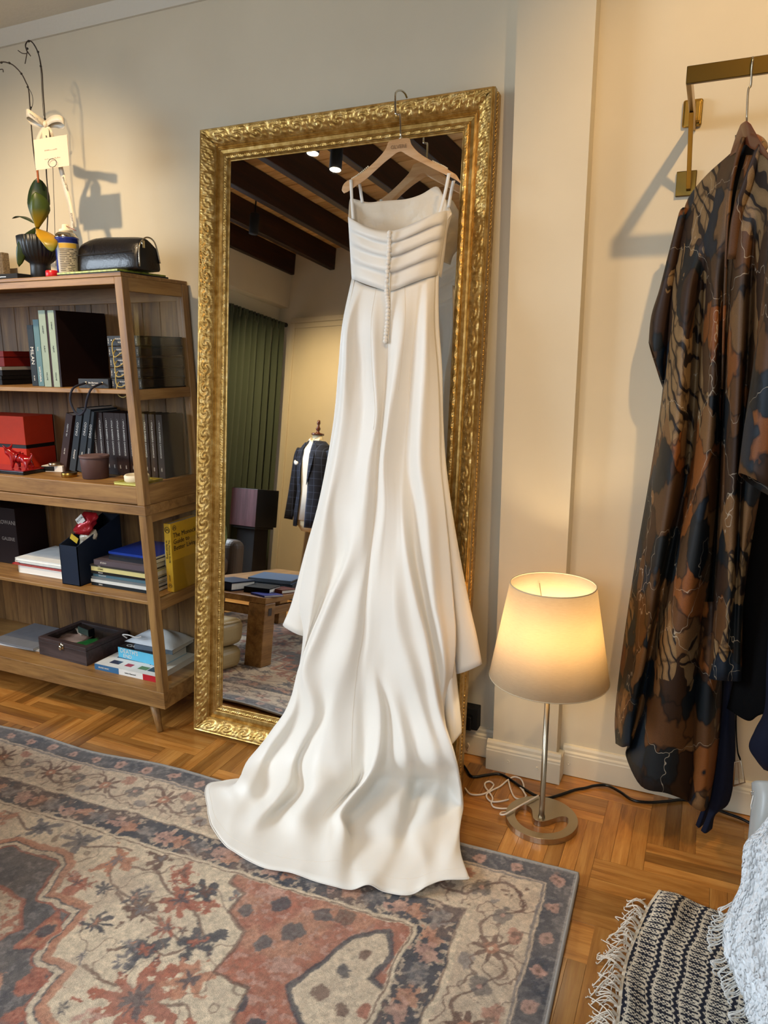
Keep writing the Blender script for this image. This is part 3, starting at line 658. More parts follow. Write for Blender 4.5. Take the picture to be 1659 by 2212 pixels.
    # medallion
    med = [(-1, 51.5), (10, 51.5), (14, 48), (17, 37), (31, 37.5), (33, 20.4), (42, 20.4), (43, 9), (52, 6), (54, -1), (-1, -1)]
    im = inpoly(a, b, med).astype(float)
    dm = dseg(a, b, med[:-1])
    put(im, char, .95); put(im * sstep(n1, .5, .66), grey, .7)
    put(sstep(1.3 - dm, 0, .5), rustl, .9); put(sstep(.9 - np.abs(dm - 2.2), 0, .4) * im, cream, .85); put(sstep(.5 - np.abs(dm - 3.4), 0, .3) * im, rust, .8)
    for poly, col in (([(-1, 34), (12, 33), (20, 24), (14, 10), (-1, 14)], beige), ([(24, 33), (30, 28), (30, 22), (24, 20)], rustl)):
        ip = inpoly(a, b, poly).astype(float); put(ip, col, .9); put(sstep(.8 - dseg(a, b, poly + [poly[0]]), 0, .4), rust, .8)
        put(ip * sstep(n1, .55, .65), rust, .8)
    for cx, cy, r, col in ((6, 24, 4, rust), (27, 27, 2.6, char), (22, 40, 2.5, rust), (36, 14, 4, rust), (26, 8, 5, rustl), (10, 6, 5, rust), (40, 5, 3, rust)):
        put(sstep(r * (.7 + .6 * n1) - np.hypot(a - cx, b - cy), 0, .8), col, .9)
    # corner spandrels, stepped edge, rust ground
    sp = [(60, 66), (60, 60), (66, 57), (66, 50), (74, 46), (74.5, 32), (84, 31), (85, 22), (96, 20), (98, 8), (116, 8), (116, 66)]
    isp = inpoly(a, b, sp).astype(float); dsp = dseg(a, b, sp[:-2])
    put(isp, rust, .9); put(isp * sstep(n2, .46, .62), rustl, .85); put(isp * sstep(n1, .56, .66), pink, .75)
    put(sstep(.8 - dsp, 0, .5), brown, .8)
    cart = [(93, 35), (97, 45), (101, 55), (108, 60), (112, 52), (110, 44), (118, 42), (122, 38), (118, 30), (110, 26), (100, 27)]
    ic = inpoly(a, b, cart).astype(float); put(ic, cream, .95); put(sstep(1.1 - dseg(a, b, cart + [cart[0]]), 0, .6), char, .9)
    for cx, cy, r, col in ((100, 36, 2.4, brown), (103, 44, 2.4, char), (107, 34, 2, brown), (106, 50, 2, brown), (112, 36, 2.2, rust), (86, 50, 3.6, char), (80, 44, 2.6, char), (90, 58, 3.2, char), (78, 57, 3, char), (88, 40, 3.2, pink), (96, 60, 3, brown),
                           (84, 26, 3, char), (92, 22, 3.4, char), (104, 18, 4, char), (110, 14, 3, grey), (74, 62, 3, pink), (70, 52, 2.2, char), (96, 12, 3.5, pink)):
        put(isp * sstep(r * (.6 + .8 * n1) - np.hypot(a - cx, b - cy), 0, .8), col, .9)
    # inner dark border
    put(sstep(37.5 - e, 0, .6), cream, 1); put(sstep(.35 - np.abs(e - 36.8), 0, .3), brown, .8)
    put(sstep(36 - e, 0, .6), char, 1); put(sstep(36 - e, 0, .6) * sstep(n2, .45, .6), brown, .6)
    inb = ((e > 26) & (e < 36)).astype(float)
    put(inb * sstep(n1, .53, .62), beige, .75)
    for k, col in ((0, rustl), (1, grey), (2, pink)):
        ph = np.cos((along + 7 * k) / 19 * 2 * math.pi); put(inb * sstep(ph * 3 - np.abs(e - 31) * .8 + (n1 - .5) * 6, .6, 1.4), col, .75)
    # light line, wide cream border with vines
    put(sstep(26 - e, 0, .4), cream, 1); put(sstep(.4 - np.abs(e - 25.6), 0, .3), brown, .7); put(sstep(24 - e, 0, .4), beige, 1)
    cb = ((e > 8) & (e < 24)).astype(float); put(cb * sstep(n2, .4, .7), cream, .5)
    wv = 16 + 4.5 * np.sin(along / 24 * 2 * math.pi + 1.5 * (n2 - .5)); put(cb * sstep(.8 - np.abs(e - wv), 0, .6), brown, .85)
    wv2 = 16 + 5.5 * np.sin(along / 12 * 2 * math.pi + 1.0); put(cb * sstep(.45 - np.abs(e - wv2), 0, .4), brown, .6)
    u = (along % 24) - 12; rr = np.hypot(u, e - 16); th = np.arctan2(e - 16, u)
    put(cb * sstep(4.6 * (.75 + .3 * np.cos(8 * th)) * (.75 + .6 * n1) - rr, 0, .8), brown, .9); put(cb * sstep(2.2 - rr, 0, .8), rustl, .9); put(cb * sstep(.8 - rr, 0, .4), cream, .9)
    u2 = ((along + 12) % 24) - 12; r2 = np.hypot(u2, (e - 16)); put(cb * sstep(3.0 * (.6 + .9 * n1) - r2, 0, .8), char, .7); put(cb * sstep(1.0 - r2, 0, .5), pink, .9)
    for off, ee in ((6, 11.5), (18, 20.5)):
        u3 = ((along + off) % 24) - 12; r3 = np.hypot(u3 * .7, e - ee); put(cb * sstep(2.2 * (.5 + n1) - r3, 0, .8), rust if off == 6 else grey, .7)
    net2 = np.abs(fbm(S / 6, T / 6, 87, 3) - .5); put(cb * sstep(.03 - net2, 0, .015), brown, .7)
    # thin line and outer charcoal border
    put(sstep(.5 - np.abs(e - 8.2), 0, .3), grey, .8); put(sstep(7.6 - e, 0, .5), char, 1); put(sstep(7.6 - e, 0, .5) * sstep(n1, .5, .62), grey, .6)
    ob = ((ep > .8) & (e < 7.4)).astype(float); u = (along % 11) - 5.5; rr = np.hypot(u, e - 4.4)
    put(ob * sstep(2.3 * (.5 + n1) - rr, 0, .8), pink, .85); put(ob * sstep(.8 - rr, 0, .5), brown, .8)
    put(sstep(1.0 - ep, 0, .2), srgb('8e8780'), 1)
    # wear: large faded areas and pile grain
    fade = sstep(n2 * .6 + n3 * .4, .3, .75)[..., None]; C = C * (1 - .28 * fade) + srgb('a99683') * .28 * fade
    C *= (.82 + .4 * n3)[..., None]
    coolness = sstep(T, 60, 0)[..., None] * 0
    Zr = .0105 + .0012 * (fbm(S / 3, T / 3, 5, 2) - .5)
    lift = np.exp(-(T / 14.0) ** 2) * (.011 * np.maximum(0, np.sin(S / 21.0 + .6)) ** 2 * sstep(S, 90, 130))
    Z = Zr + lift
    wob = np.exp(-(T / 22.0) ** 2) * 1.1 * np.sin(S / 13.0 + 1.0) * sstep(S, 60, 120)
    X = RO[0] + rsx[0] * S / 100 + rtx[0] * (T + wob) / 100; Y = RO[1] + rsx[1] * S / 100 + rtx[1] * (T + wob) / 100
    ns, ntt = S.shape; co = np.stack([X, Y, Z], -1).reshape(-1, 3)
    idx = np.arange(ns * ntt).reshape(ns, ntt); q = np.stack([idx[:-1, :-1], idx[:-1, 1:], idx[1:, 1:], idx[1:, :-1]], -1).reshape(-1, 4)
    return co, q, C.reshape(-1, 3), ns, ntt
def npmesh(name, co, quads, colors=None):
    me = bpy.data.meshes.new(name); me.vertices.add(len(co)); me.vertices.foreach_set('co', co.astype(np.float32).ravel())
    me.loops.add(len(quads) * 4); me.loops.foreach_set('vertex_index', quads.astype(np.int32).ravel())
    me.polygons.add(len(quads)); me.polygons.foreach_set('loop_start', np.arange(0, len(quads) * 4, 4, dtype=np.int32)); me.polygons.foreach_set('loop_total', np.full(len(quads), 4, np.int32))
    me.polygons.foreach_set('use_smooth', np.ones(len(quads), bool)); me.update(); me.validate()
    if colors is not None:
        at_ = me.color_attributes.new('Col', 'FLOAT_COLOR', 'POINT'); c4 = np.ones((len(co), 4), np.float32); c4[:, :3] = colors; at_.data.foreach_set('color', c4.ravel())
    return me
vcol('rugpile', .95, .3, .35, .5, 500, .003)
co, q, C, ns, ntt = make_rug()
rroot = thing('oriental_rug', (RO[0], RO[1], 0), 'large faded oriental rug with rust and charcoal medallion pattern', 'rug')
co[:, 0] -= RO[0]; co[:, 1] -= RO[1]
link('rug_pile', npmesh('rug_pile', co, q, C), 'rugpile', rroot, smooth=True)
A = co.reshape(ns, ntt, 3)
edge = [A[i, 0] for i in range(0, ns, 6)]
MB().tube([A[0, j] + np.array([.001, 0, -.003]) for j in range(ntt - 1, -1, -6)] + [p + np.array([0, .001, -.003]) for p in edge], .0052, 6).build('bound_edge', mat('binding', '9a948c', .9, bmp=.4, bs=900), rroot, smooth=True, world=False)

# ------------------------------------------------------------------ bookcase
BX0, BYF, BYB = -3.5, 2.06, 2.415
def xo(z): return -1.906 + (1.735 - z) / 1.6 * .066      # outer face of the right posts (they splay towards the floor)
bk = thing('bookcase', (-2.7, 2.24, 0), 'open oak bookcase with glass side beside the mirror', 'bookcase')
def post(Y0, Y1, z0, z1, wd_=.034):
    MB().hexa([(xo(z0) - wd_, Y0, z0), (xo(z0), Y0, z0), (xo(z0), Y1, z0), (xo(z0) - wd_, Y1, z0)], [(xo(z1) - wd_, Y0, z1), (xo(z1), Y0, z1), (xo(z1), Y1, z1), (xo(z1) - wd_, Y1, z1)]).build('post', 'oakz', bk, bev=.002)
def pbox(name, m, x0, y0, z0, x1, y1, z1, bev=.002): return MB().box(x0, y0, z0, x1, y1, z1).build(name, m, bk, bev=bev)
def sbox(name, m, x0, y0, z0, y1, z1, ins=.0):     # board running up to the splayed side
    MB().hexa([(x0, y0, z0), (xo(z0) - ins, y0, z0), (xo(z0) - ins, y1, z0), (x0, y1, z0)], [(x0, y0, z1), (xo(z1) - ins, y0, z1), (xo(z1) - ins, y1, z1), (x0, y1, z1)]).build(name, m, bk, bev=.002)
for Y0, Y1 in ((BYF, BYF + .034), (BYB - .034, BYB)):
    post(Y0, Y1, .912, 1.722); post(Y0, Y1, .178, .876)
sbox('top_panel', 'oak', BX0, BYF - .002, 1.722, BYB, 1.735)
sbox('top_rail', 'oak', BX0, BYF + .001, 1.697, BYF + .02, 1.722, .034)
sbox('shelf', 'oak', BX0, BYF + .012, 1.317, BYB - .02, 1.333, .036)
sbox('tray_shelf', 'oak', BX0, BYF + .014, .962, BYB - .02, .979, .03)
sbox('drawer_front', 'oak', BX0, BYF + .002, .915, BYF + .014, .979, .034)
sbox('ledge', 'oak', BX0, BYF - .004, .876, BYB, .912, -.004)
sbox('shelf', 'oak', BX0, BYF + .006, .527, BYB - .02, .541, .03)
sbox('bottom_board', 'oak', BX0, BYF, .11, BYB, .178, .0)
def siderail(z0, z1, name='side_rail'):
    MB().hexa([(xo(z0) - .024, BYF + .034, z0), (xo(z0) - .002, BYF + .034, z0), (xo(z0) - .002, BYB - .034, z0), (xo(z0) - .024, BYB - .034, z0)], [(xo(z1) - .024, BYF + .034, z1), (xo(z1) - .002, BYF + .034, z1), (xo(z1) - .002, BYB - .034, z1), (xo(z1) - .024, BYB - .034, z1)]).build(name, 'oaky', bk, bev=.0015)
siderail(1.675, 1.722); siderail(1.295, 1.333); siderail(.912, .985); siderail(.50, .541); siderail(.845, .876)
for z0, z1 in ((1.337, 1.673), (.987, 1.293), (.543, .843), (.18, .498)):
    MB().hexa([(xo(z0) - .013, BYF + .036, z0), (xo(z0) - .010, BYF + .036, z0), (xo(z0) - .010, BYB - .036, z0), (xo(z0) - .013, BYB - .036, z0)], [(xo(z1) - .013, BYF + .036, z1), (xo(z1) - .010, BYF + .036, z1), (xo(z1) - .010, BYB - .036, z1), (xo(z1) - .013, BYB - .036, z1)]).build('glass_side', 'sideglass', bk)
bd = None
for k in range(18):
    x1 = -1.94 - k * .0895
    if x1 < BX0: break
    for z0, z1 in ((.98, 1.72), (.178, .876)):
        key = (z0,)
        o = MB().box(0, 0, 0, .0885, .01, z1 - z0).build('back_board', 'board', None, bev=.0018, seg=1)
        o.parent = bk; o.location = Vector((x1 - .0885, BYB - .022 + random.uniform(0, .002), z0)) - bk.location
sbox('back_rail', 'oak', BX0, BYB - .024, 1.66, BYB - .01, 1.722, .03)
for lx, ly, dx, dy in ((-1.935, 2.105, .05, -.03), (-1.935, 2.36, .05, .02), (-3.4, 2.105, -.05, -.03), (-3.4, 2.36, -.05, .02)):
    MB().tube([(lx, ly, .112), (lx + dx * .55, ly + dy * .55, .05), (lx + dx, ly + dy, .0)], [.021, .015, .0105], 14).build('leg', 'oakz', bk, smooth=True)
MB().box(BX0, BYF, .11, BX0 + .03, BYB, 1.722).build('side_panel', 'oaky', bk, bev=.002)
# ------------------------------------------------------------------ things in and on the bookcase
Z1, Z2, Z3, Z4, ZT = 1.333, .979, .541, .178, 1.735
mat('inkwhite', 'e8e4dc', .6); mat('inkblack', '141210', .6); mat('inkgold', 'c9a45a', .4, .6)
def cmat(h, rough=.55, bmp=.15):
    k = 'c_' + h
    if k not in M: mat(k, h, rough, spec=.22, bmp=bmp, bs=500, var=.06, vs=20)
    return k
def book(name, loc, th, h, dep, cover, label, lean=0.0, cat='book', group=None, page='paper', rot=0.0):
    r_ = thing(name, loc, label, cat, group, (0, lean, rot)); t = min(.0022, th * .15)
    mb = MB().box(0, 0, 0, th, t, h).box(0, t, 0, t, dep, h).box(th - t, t, 0, th, dep, h)
    mb.build('cover', cmat(cover), r_, world=False, bev=.0006, seg=1)
    MB().box(t, t, .003, th - t, dep - .004, h - .003).build('pages', page, r_, world=False)
    return r_
def spine(r_, s, size, zc, xc, m='inkwhite', down=False, sx=1.0, y=-.0006):
    f = frame((xc, y, zc), (0, 0, -1) if down else (0, 0, 1), (1, 0, 0) if down else (-1, 0, 0))
    return text(s, size, m, r_, wm(r_) @ f, sx=sx)
def bookpx(name, xl, xr, ytop, ybase, Y, z, dep, cover, label, **kw):
    a, b_ = at(xl, ybase, Y)[0], at(xr, ybase, Y)[0]; h = at((xl + xr) / 2, ytop, Y)[2] - z
    return book(name, (a, Y, z + .0005), b_ - a, h, dep, cover, label, **kw), b_ - a, h
# --- upper shelf
bx = None
for k, (z0, z1, x0, y0, c) in enumerate(((Z1, 1.37, -3.15, 2.20, '121012'), (1.3705, 1.408, -3.16, 2.205, '161315'), (1.4085, 1.472, -3.12, 2.22, '6b1512'))):
    lab = ['flat black box at the bottom of the pile beside the dark magazine', 'flat black box with a pale edge under the dark red box', 'dark red flat box on top of two black boxes'][k]
    r_ = thing('storage_box', (-2.9, 2.3, z0 + .0003), lab, 'box', 'flat boxes on the upper shelf')
    MB().box(x0, y0, z0 + .0003, -2.715, 2.385, z0 + (z1 - z0) * .6).build('box_base', cmat(c), r_, bev=.001)
    MB().box(x0 - .002, y0 - .002, z0 + (z1 - z0) * .62, -2.713, 2.387, z1 - .0005).build('lid', cmat('8a8682' if k == 1 else c), r_, bev=.001)
r_, th, h = bookpx('magazine', 70, 82.5, 702, 831, 2.19, Z1, .18, '22282d', 'charcoal magazine with white MILAN lettering on its spine')
spine(r_, 'MILAN', .024, h * .5, th * .5, down=True); spine(r_, 'N 64', .010, h * .13, th * .5, down=True)
r_, th, h = bookpx('book', 83.5, 95.5, 690, 832, 2.18, Z1, .19, '5b7c84', 'teal blue book standing beside the charcoal magazine')
spine(r_, 'SARTORIA', .013, h * .18, th * .5, down=True); spine(r_, 'linea', .009, h * .56, th * .5, down=True)
r_, th, h = bookpx('book', 97, 111.5, 670, 835, 2.14, Z1, .23, '93a394', 'tall sage green album next to the teal book')
spine(r_, 'CARNET', .008, h * .75, th * .5, 'inkblack', True); spine(r_, 'ALBUM', .008, h * .5, th * .5, 'inkblack', True); spine(r_, 'VOLUME', .008, h * .14, th * .5, 'inkblack', True)
bookpx('book', 112.2, 114.2, 671, 835, 2.142, Z1, .23, '2a1518', 'thin dark maroon folder between the two sage green albums, left one')
bookpx('book', 114.5, 116.3, 671, 835, 2.142, Z1, .23, '3b2527', 'thin brown folder between the two sage green albums, right one')
r_, th, h = bookpx('book', 116.8, 130, 670, 836, 2.137, Z1, .23, '97a796', 'tall sage green album right beside the black portfolio')
spine(r_, 'CARNET', .008, h * .8, th * .5, 'inkblack', True); spine(r_, 'ALBUM', .008, h * .5, th * .5, 'inkblack', True); spine(r_, 'VOLUME', .008, h * .14, th * .5, 'inkblack', True)
bookpx('portfolio', 130.5, 134.5, 670, 836, 2.137, Z1, .25, '1c0c0b', 'large blackish brown portfolio with its wide cover showing')
def cord(pts, r, m, root): MB().tube(smoothpts(pts, 6), r, 7).build('cord_handle', m, root, smooth=True)
mat('goldcord', 'b09a55', .6, bmp=.6, bs=900); mat('navycord', '16182a', .8, bmp=.6, bs=700)
names = ['bottom', 'second', 'middle', 'fourth', 'topmost']
for k in range(5):
    z0 = Z1 + .0005 + k * .0385; x0 = -2.05 + random.uniform(-.002, .002); Y = 2.122 + random.uniform(0, .006)
    r_ = thing('swatch_book', (x0, Y, z0), '%s of the five stacked dark grey sample books with a gold cord' % names[k] if k not in (0, 4) else '%s sample book of the dark grey stack with gold cords' % names[k], 'sample book', 'stacked sample books')
    MB().box(x0, Y, z0, x0 + .142, Y + .012, z0 + .036).build('spine', cmat('34383e'), r_, bev=.001)
    MB().box(x0, Y + .012, z0, x0 + .14, Y + .25, z0 + .004).box(x0, Y + .012, z0 + .032, x0 + .14, Y + .25, z0 + .036).build('cover', cmat('111013'), r_, bev=.0008)
    MB().box(x0 + .003, Y + .012, z0 + .005, x0 + .137, Y + .245, z0 + .031).build('swatches', cmat('1b1a1e'), r_)
    text('SEASON & CO', .0075, 'inkwhite', r_, frame((x0 + .062, Y - .0006, z0 + .025), (1, 0, 0), (0, 0, 1))); text('VITALE', .0075, 'inkwhite', r_, frame((x0 + .062, Y - .0006, z0 + .012), (1, 0, 0), (0, 0, 1)))
    for xx in (x0 + .006, x0 + .136): text('IN 2041', .006, 'inkwhite', r_, frame((xx, Y - .0006, z0 + .018), (0, 0, 1), (-1, 0, 0)))
    for xx in (x0 + .022, x0 + .12): MB().lathe([(.0035, 0), (.0035, .0015), (.0015, .0018)], 12, m=frame((xx, Y, z0 + .02), (1, 0, 0), (0, 0, 1))).build('eyelet', 'steel', r_, smooth=True)
    cord([(x0 + .036, Y - .001, z0 + .024), (x0 + .038, Y - .016, z0 + .005), (x0 + .05, Y - .024, z0 - .022 - .004 * k), (x0 + .075, Y - .022, z0 - .03), (x0 + .098, Y - .012, z0 - .008), (x0 + .1, Y - .001, z0 + .02)], .0021, 'goldcord', r_)
r_ = thing('swatch_book', (-2.2, 2.116, Z1 + .0005), 'flat dark grey sample book with a navy rope handle hanging over the shelf', 'sample book')
MB().box(-2.203, 2.116, Z1 + .0005, -2.055, 2.128, Z1 + .035).build('spine', cmat('34383e'), r_, bev=.001)
MB().box(-2.203, 2.128, Z1 + .0005, -2.055, 2.36, Z1 + .034).build('cover', cmat('111013'), r_, bev=.001)
text('Bru Barmann', .009, 'inkwhite', r_, frame((-2.128, 2.1154, Z1 + .02), (1, 0, 0), (0, 0, 1))); text('MILANO', .005, 'inkwhite', r_, frame((-2.128, 2.1154, Z1 + .011), (1, 0, 0), (0, 0, 1)))
for xx in (-2.166, -2.086): MB().lathe([(.006, 0), (.006, .0015), (.003, .002)], 12, m=frame((xx, 2.116, Z1 + .019), (1, 0, 0), (0, 0, 1))).build('eyelet', 'steel', r_, smooth=True)
cord([(-2.166, 2.112, Z1 + .019), (-2.172, 2.06, Z1 + .002), (-2.178, 2.046, Z1 - .04), (-2.16, 2.045, Z1 - .082), (-2.135, 2.045, Z1 - .094), (-2.108, 2.045, Z1 - .075), (-2.094, 2.046, Z1 - .035), (-2.082, 2.06, Z1 + .002), (-2.084, 2.112, Z1 + .019)], .0042, 'navycord', r_)
# --- tray shelf
xr = at(66, 1000, 2.25)[0]
r_ = thing('gift_box', (xr - .15, 2.31, Z2), 'bright orange-red lidded box with a black gap on the tray shelf', 'box')
MB().box(xr - .32, 2.235, Z2 + .0005, xr, 2.388, Z2 + .085).build('box_base', cmat('c4331b', .6), r_, bev=.0015)
MB().box(xr - .315, 2.239, Z2 + .085, xr - .004, 2.384, Z2 + .101).build('inner_collar', 'black', r_)
MB().box(xr - .32, 2.235, Z2 + .101, xr, 2.388, Z2 + .222).build('lid', cmat('cf3c1f', .6), r_, bev=.0015)
tx = at(38, 1020, 2.13)
r_ = thing('display_tray', (tx[0], 2.15, Z2), 'glossy dark red tray under the red bull figurine', 'tray')
MB().box(tx[0] - .2, 2.095, Z2 + .0005, tx[0] + .075, 2.21, Z2 + .014).build('tray_base', 'blackgloss', r_, bev=.002)
MB().box(tx[0] - .195, 2.1, Z2 + .014, tx[0] + .07, 2.205, Z2 + .018).build('tray_inlay', mat('redgloss', '8a1014', .15, coat=.6), r_, bev=.001)
# bull figurine: one continuous skin surface
def skin(name, m, root, vs, es, rad, sub=2, loc=(0, 0, 0)):
    me = bpy.data.meshes.new(name); me.from_pydata([tuple(p) for p in vs], es, []); o = bpy.data.objects.new(name, me); COL.objects.link(o)
    o.modifiers.new('skin', 'SKIN'); sv = me.skin_vertices[0].data
    for i, r2 in enumerate(rad): sv[i].radius = (r2, r2) if not isinstance(r2, tuple) else r2; sv[i].use_root = (i == 0)
    d = o.modifiers.new('sub', 'SUBSURF'); d.levels = sub; d.render_levels = sub
    dg = bpy.context.evaluated_depsgraph_get(); m2 = bpy.data.meshes.new_from_object(o.evaluated_get(dg)); bpy.data.objects.remove(o); m2.name = name
    o2 = link(name, m2, m, root, smooth=True); o2.location = loc; return o2
r_ = thing('bull_figurine', (tx[0] + .0, 2.15, Z2 + .018), 'glossy red bull figurine with raised horns', 'figurine')
vs = [(0, 0, .045), (-.025, 0, .052), (-.04, -.002, .066), (-.052, -.006, .076), (-.064, -.010, .070), (.024, 0, .043), (.042, 0, .040),
      (-.026, -.014, .03), (-.03, -.016, .003), (-.022, .014, .03), (-.02, .016, .003), (.034, -.014, .024), (.036, -.016, .003), (.038, .014, .024), (.044, .016, .003),
      (.052, 0, .05), (.058, 0, .062), (.050, 0, .066), (-.05, -.02, .088), (-.058, -.024, .1), (-.044, .008, .09), (-.044, .014, .103), (.0, 0, .060)]
es = [(0, 1), (1, 2), (2, 3), (3, 4), (0, 5), (5, 6), (1, 7), (7, 8), (1, 9), (9, 10), (5, 11), (11, 12), (5, 13), (13, 14), (6, 15), (15, 16), (16, 17), (3, 18), (18, 19), (3, 20), (20, 21), (0, 22)]
rad = [.02, .022, .017, .013, .009, .018, .012, .009, .006, .009, .006, .010, .006, .010, .006, .004, .0025, .003, .005, .0022, .005, .0022, .012]
bmesh_ = skin('body', mat('bullred', '9c0f16', .12, coat=.8), r_, vs, es, rad)
bmesh_.rotation_euler = (0, 0, R(12))
zb_ = min(v.co.z for v in bmesh_.data.vertices); bmesh_.location = (0, 0, -zb_ + .0002)
mx_ = at(84, 1017, 2.185)
r_ = thing('matchbox', (mx_[0], 2.2, Z2), 'white matchbox with a dark end beside the red bull', 'matchbox', rot=(0, 0, R(14)))
MB().box(0, 0, .0005, .095, .055, .026).build('sleeve', 'white', r_, world=False, bev=.001)
MB().box(-.0006, .004, .004, .058, -.0008, .023).build('striker', 'black', r_, world=False)
r_ = thing('metal_lid', (mx_[0] + .05, 2.225, Z2 + .026), 'small pewter tin lid resting on the matchbox', 'lid')
MB().lathe([(0, 0.0005), (.024, .0005), (.025, .002), (.025, .011), (.023, .0125), (.02, .0115), (0, .0115)], 28).build('rim', 'steel', r_, smooth=True, world=False)
bl_ = [(128, 143, 895, 1018, 2.235, '3f2a27', 16, 'brown fabric book leaning hard to the right'), (148, 161, 883, 1016, 2.235, '33383d', 15.5, 'slate grey book with DRAGO on its spine, leftmost of the three'),
       (163, 176, 882, 1018, 2.235, '33383d', 15.5, 'slate grey DRAGO book in the middle of the three leaning ones'), (179, 187.5, 888, 1020, 2.235, '33383d', 12.5, 'thinner slate grey DRAGO book nearest the brown row')]
for i, (xl, xr_, yt, yb, Y, c, ln, lab) in enumerate(bl_):
    a, b_ = at(xl, yb, Y)[0], at(xr_, yb, Y)[0]; h = (at(xl, yt, Y)[2] - Z2) / math.cos(R(ln)) * .985
    zoff = (b_ - a) * math.sin(R(ln))
    r_ = book('book', (a, Y + .004 * i, Z2 + .0005 + zoff), (b_ - a) * .95, h, .145, c, lab, R(ln), group='leaning books on the tray shelf')
    th = (b_ - a) * .95
    if i == 0: spine(r_, 'MD. BLAZERS', .009, h * .72, th / 2); spine(r_, 'IN 7041', .008, h * .35, th / 2)
    else:
        spine(r_, 'DRAGO', .016, h * .68, th / 2); spine(r_, ['Jacketing', 'Style', 'Super Summit'][i - 1], .011, h * .28, th / 2)
r0 = book('book', (-2.303, 2.262, Z2 + .0005), .0303, .25, .122, '31221f', 'first brown fabric book from the left in the upright row', group='row of brown fabric books')
spine(r0, 'VITALE BARBERIS CANONICO', .0105, .15, .0152, down=True); spine(r0, '1663', .008, .035, .0152, down=True); spine(r0, '-', .01, .225, .0152, down=True)
ORD = ['second', 'third', 'fourth', 'fifth', 'sixth', 'seventh', 'eighth', 'ninth', 'tenth', 'eleventh']
xs = [-2.303 + .0308 * k for k in range(1, 6)] + [-2.116, -2.08, -2.044, -2.007, -1.97]
for k, x in enumerate(xs):
    c = copy_tree(r0); c['label'] = '%s brown fabric book from the left in the upright row' % ORD[k]; c.location = (x, 2.262 + random.uniform(-.002, .003), Z2 + .0005)
r_ = thing('candle', (at(205, 1030, 2.165)[0], 2.17, Z2), 'mauve brown jar candle with a flat lid on the tray shelf', 'candle')
MB().lathe([(.046, .0005), (.049, .003), (.0545, .08), (.0535, .082), (0, .082)], 40).build('jar', cmat('57413f', .5), r_, smooth=True, world=False)
MB().lathe([(.0, .082), (.056, .082), (.057, .083), (.057, .0895), (.056, .091), (.052, .0905), (0, .0895)], 40).build('lid', cmat('6a5350', .55), r_, smooth=True, world=False)
r_ = thing('brass_lid', (at(150, 1028, 2.15)[0], 2.15, Z2), 'small round brass lid lying in front of the grey books', 'lid')
MB().lathe([(0, .0005), (.029, .0005), (.030, .002), (.030, .0165), (.029, .018), (.026, .017), (0, .0165)], 36).build('disc', 'brass', r_, smooth=True, world=False)
r_ = thing('dish_tray', (-1.965, 2.13, Z2), 'shallow brass-yellow rectangular tray at the right end of the shelf', 'tray')
MB().box(-2.028, 2.078, Z2 + .0005, -1.912, 2.215, Z2 + .006).build('tray_base', mat('yelltray', 'c9bd62', .35, .5), r_, bev=.001)
for x0, y0, x1, y1 in ((-2.028, 2.078, -1.912, 2.082), (-2.028, 2.211, -1.912, 2.215), (-2.028, 2.082, -2.024, 2.211), (-1.916, 2.082, -1.912, 2.211)): MB().box(x0, y0, Z2 + .006, x1, y1, Z2 + .012).build('tray_rim', 'yelltray', r_)
r_ = thing('ring_dish', (-1.978, 2.146, Z2 + .006), 'cream ceramic ring-shaped dish standing on the yellow tray', 'dish')
MB().lathe([(.03, .0005), (.042, .0005), (.046, .004), (.047, .022), (.043, .027), (.036, .024), (.034, .01), (.03, .0005)], 36, cap=False).build('ring', 'cream', r_, smooth=True, world=False)
# --- third shelf
xl = at(40, 1210, 2.22)[0]
r_ = thing('dark_case', (xl - .2, 2.3, Z3), 'large blackish brown case with faint lettering at the left end of the shelf', 'case')
MB().box(xl - .42, 2.225, Z3 + .0005, xl, 2.385, Z3 + .255).build('case_body', cmat('1c0d0d', .5), r_, bev=.002)
text('ROWANI', .026, mat('dimink', '8a7f78', .6), r_, frame((xl - .055, 2.2242, Z3 + .19), (1, 0, 0), (0, 0, 1))); text('GALERIE', .022, 'dimink', r_, frame((xl - .055, 2.2242, Z3 + .115), (1, 0, 0), (0, 0, 1)))
zz = Z3 + .0005; x0 = -2.665
for k, (h, dx, c, lab) in enumerate(((.034, .0, 'dfe3e2', 'thick white catalogue at the bottom of the pale booklet pile'), (.006, -.03, 'c23a34', 'thin booklet with a red spine in the pale booklet pile'), (.006, .005, '20262c', 'thin black booklet in the pale booklet pile'),
                                       (.009, -.012, 'e6e8e6', 'white booklet second from the top of the pale pile'), (.009, -.015, 'e8ebea', 'topmost white booklet of the pale pile'))):
    r_ = thing('booklet', (x0 + dx, 2.145, zz), lab, 'booklet', 'pale booklets')
    MB().box(x0 + dx, 2.145 - .004 * (k % 2), zz, x0 + dx + .29, 2.36, zz + .0012).box(x0 + dx, 2.145 - .004 * (k % 2), zz + h - .0012, x0 + dx + .29, 2.36, zz + h).box(x0 + dx - .001, 2.144 - .004 * (k % 2), zz, x0 + dx, 2.36, zz + h).build('cover', cmat(c), r_)
    MB().box(x0 + dx, 2.147, zz + .0012, x0 + dx + .288, 2.358, zz + h - .0012).build('pages', 'paper', r_); zz += h + .0003
r_ = thing('magazine_file', (-2.318, 2.22, Z3), 'navy blue slanted magazine file holding a snack packet', 'file holder')
mb = MB(); x0, x1, ya, yb_ = -2.366, -2.270, 2.10, 2.345; z0 = Z3 + .0005
mb.box(x0, ya, z0, x1, ya + .003, z0 + .165).box(x0, yb_ - .003, z0, x1, yb_, z0 + .25).box(x0, ya, z0, x1, yb_, z0 + .003)
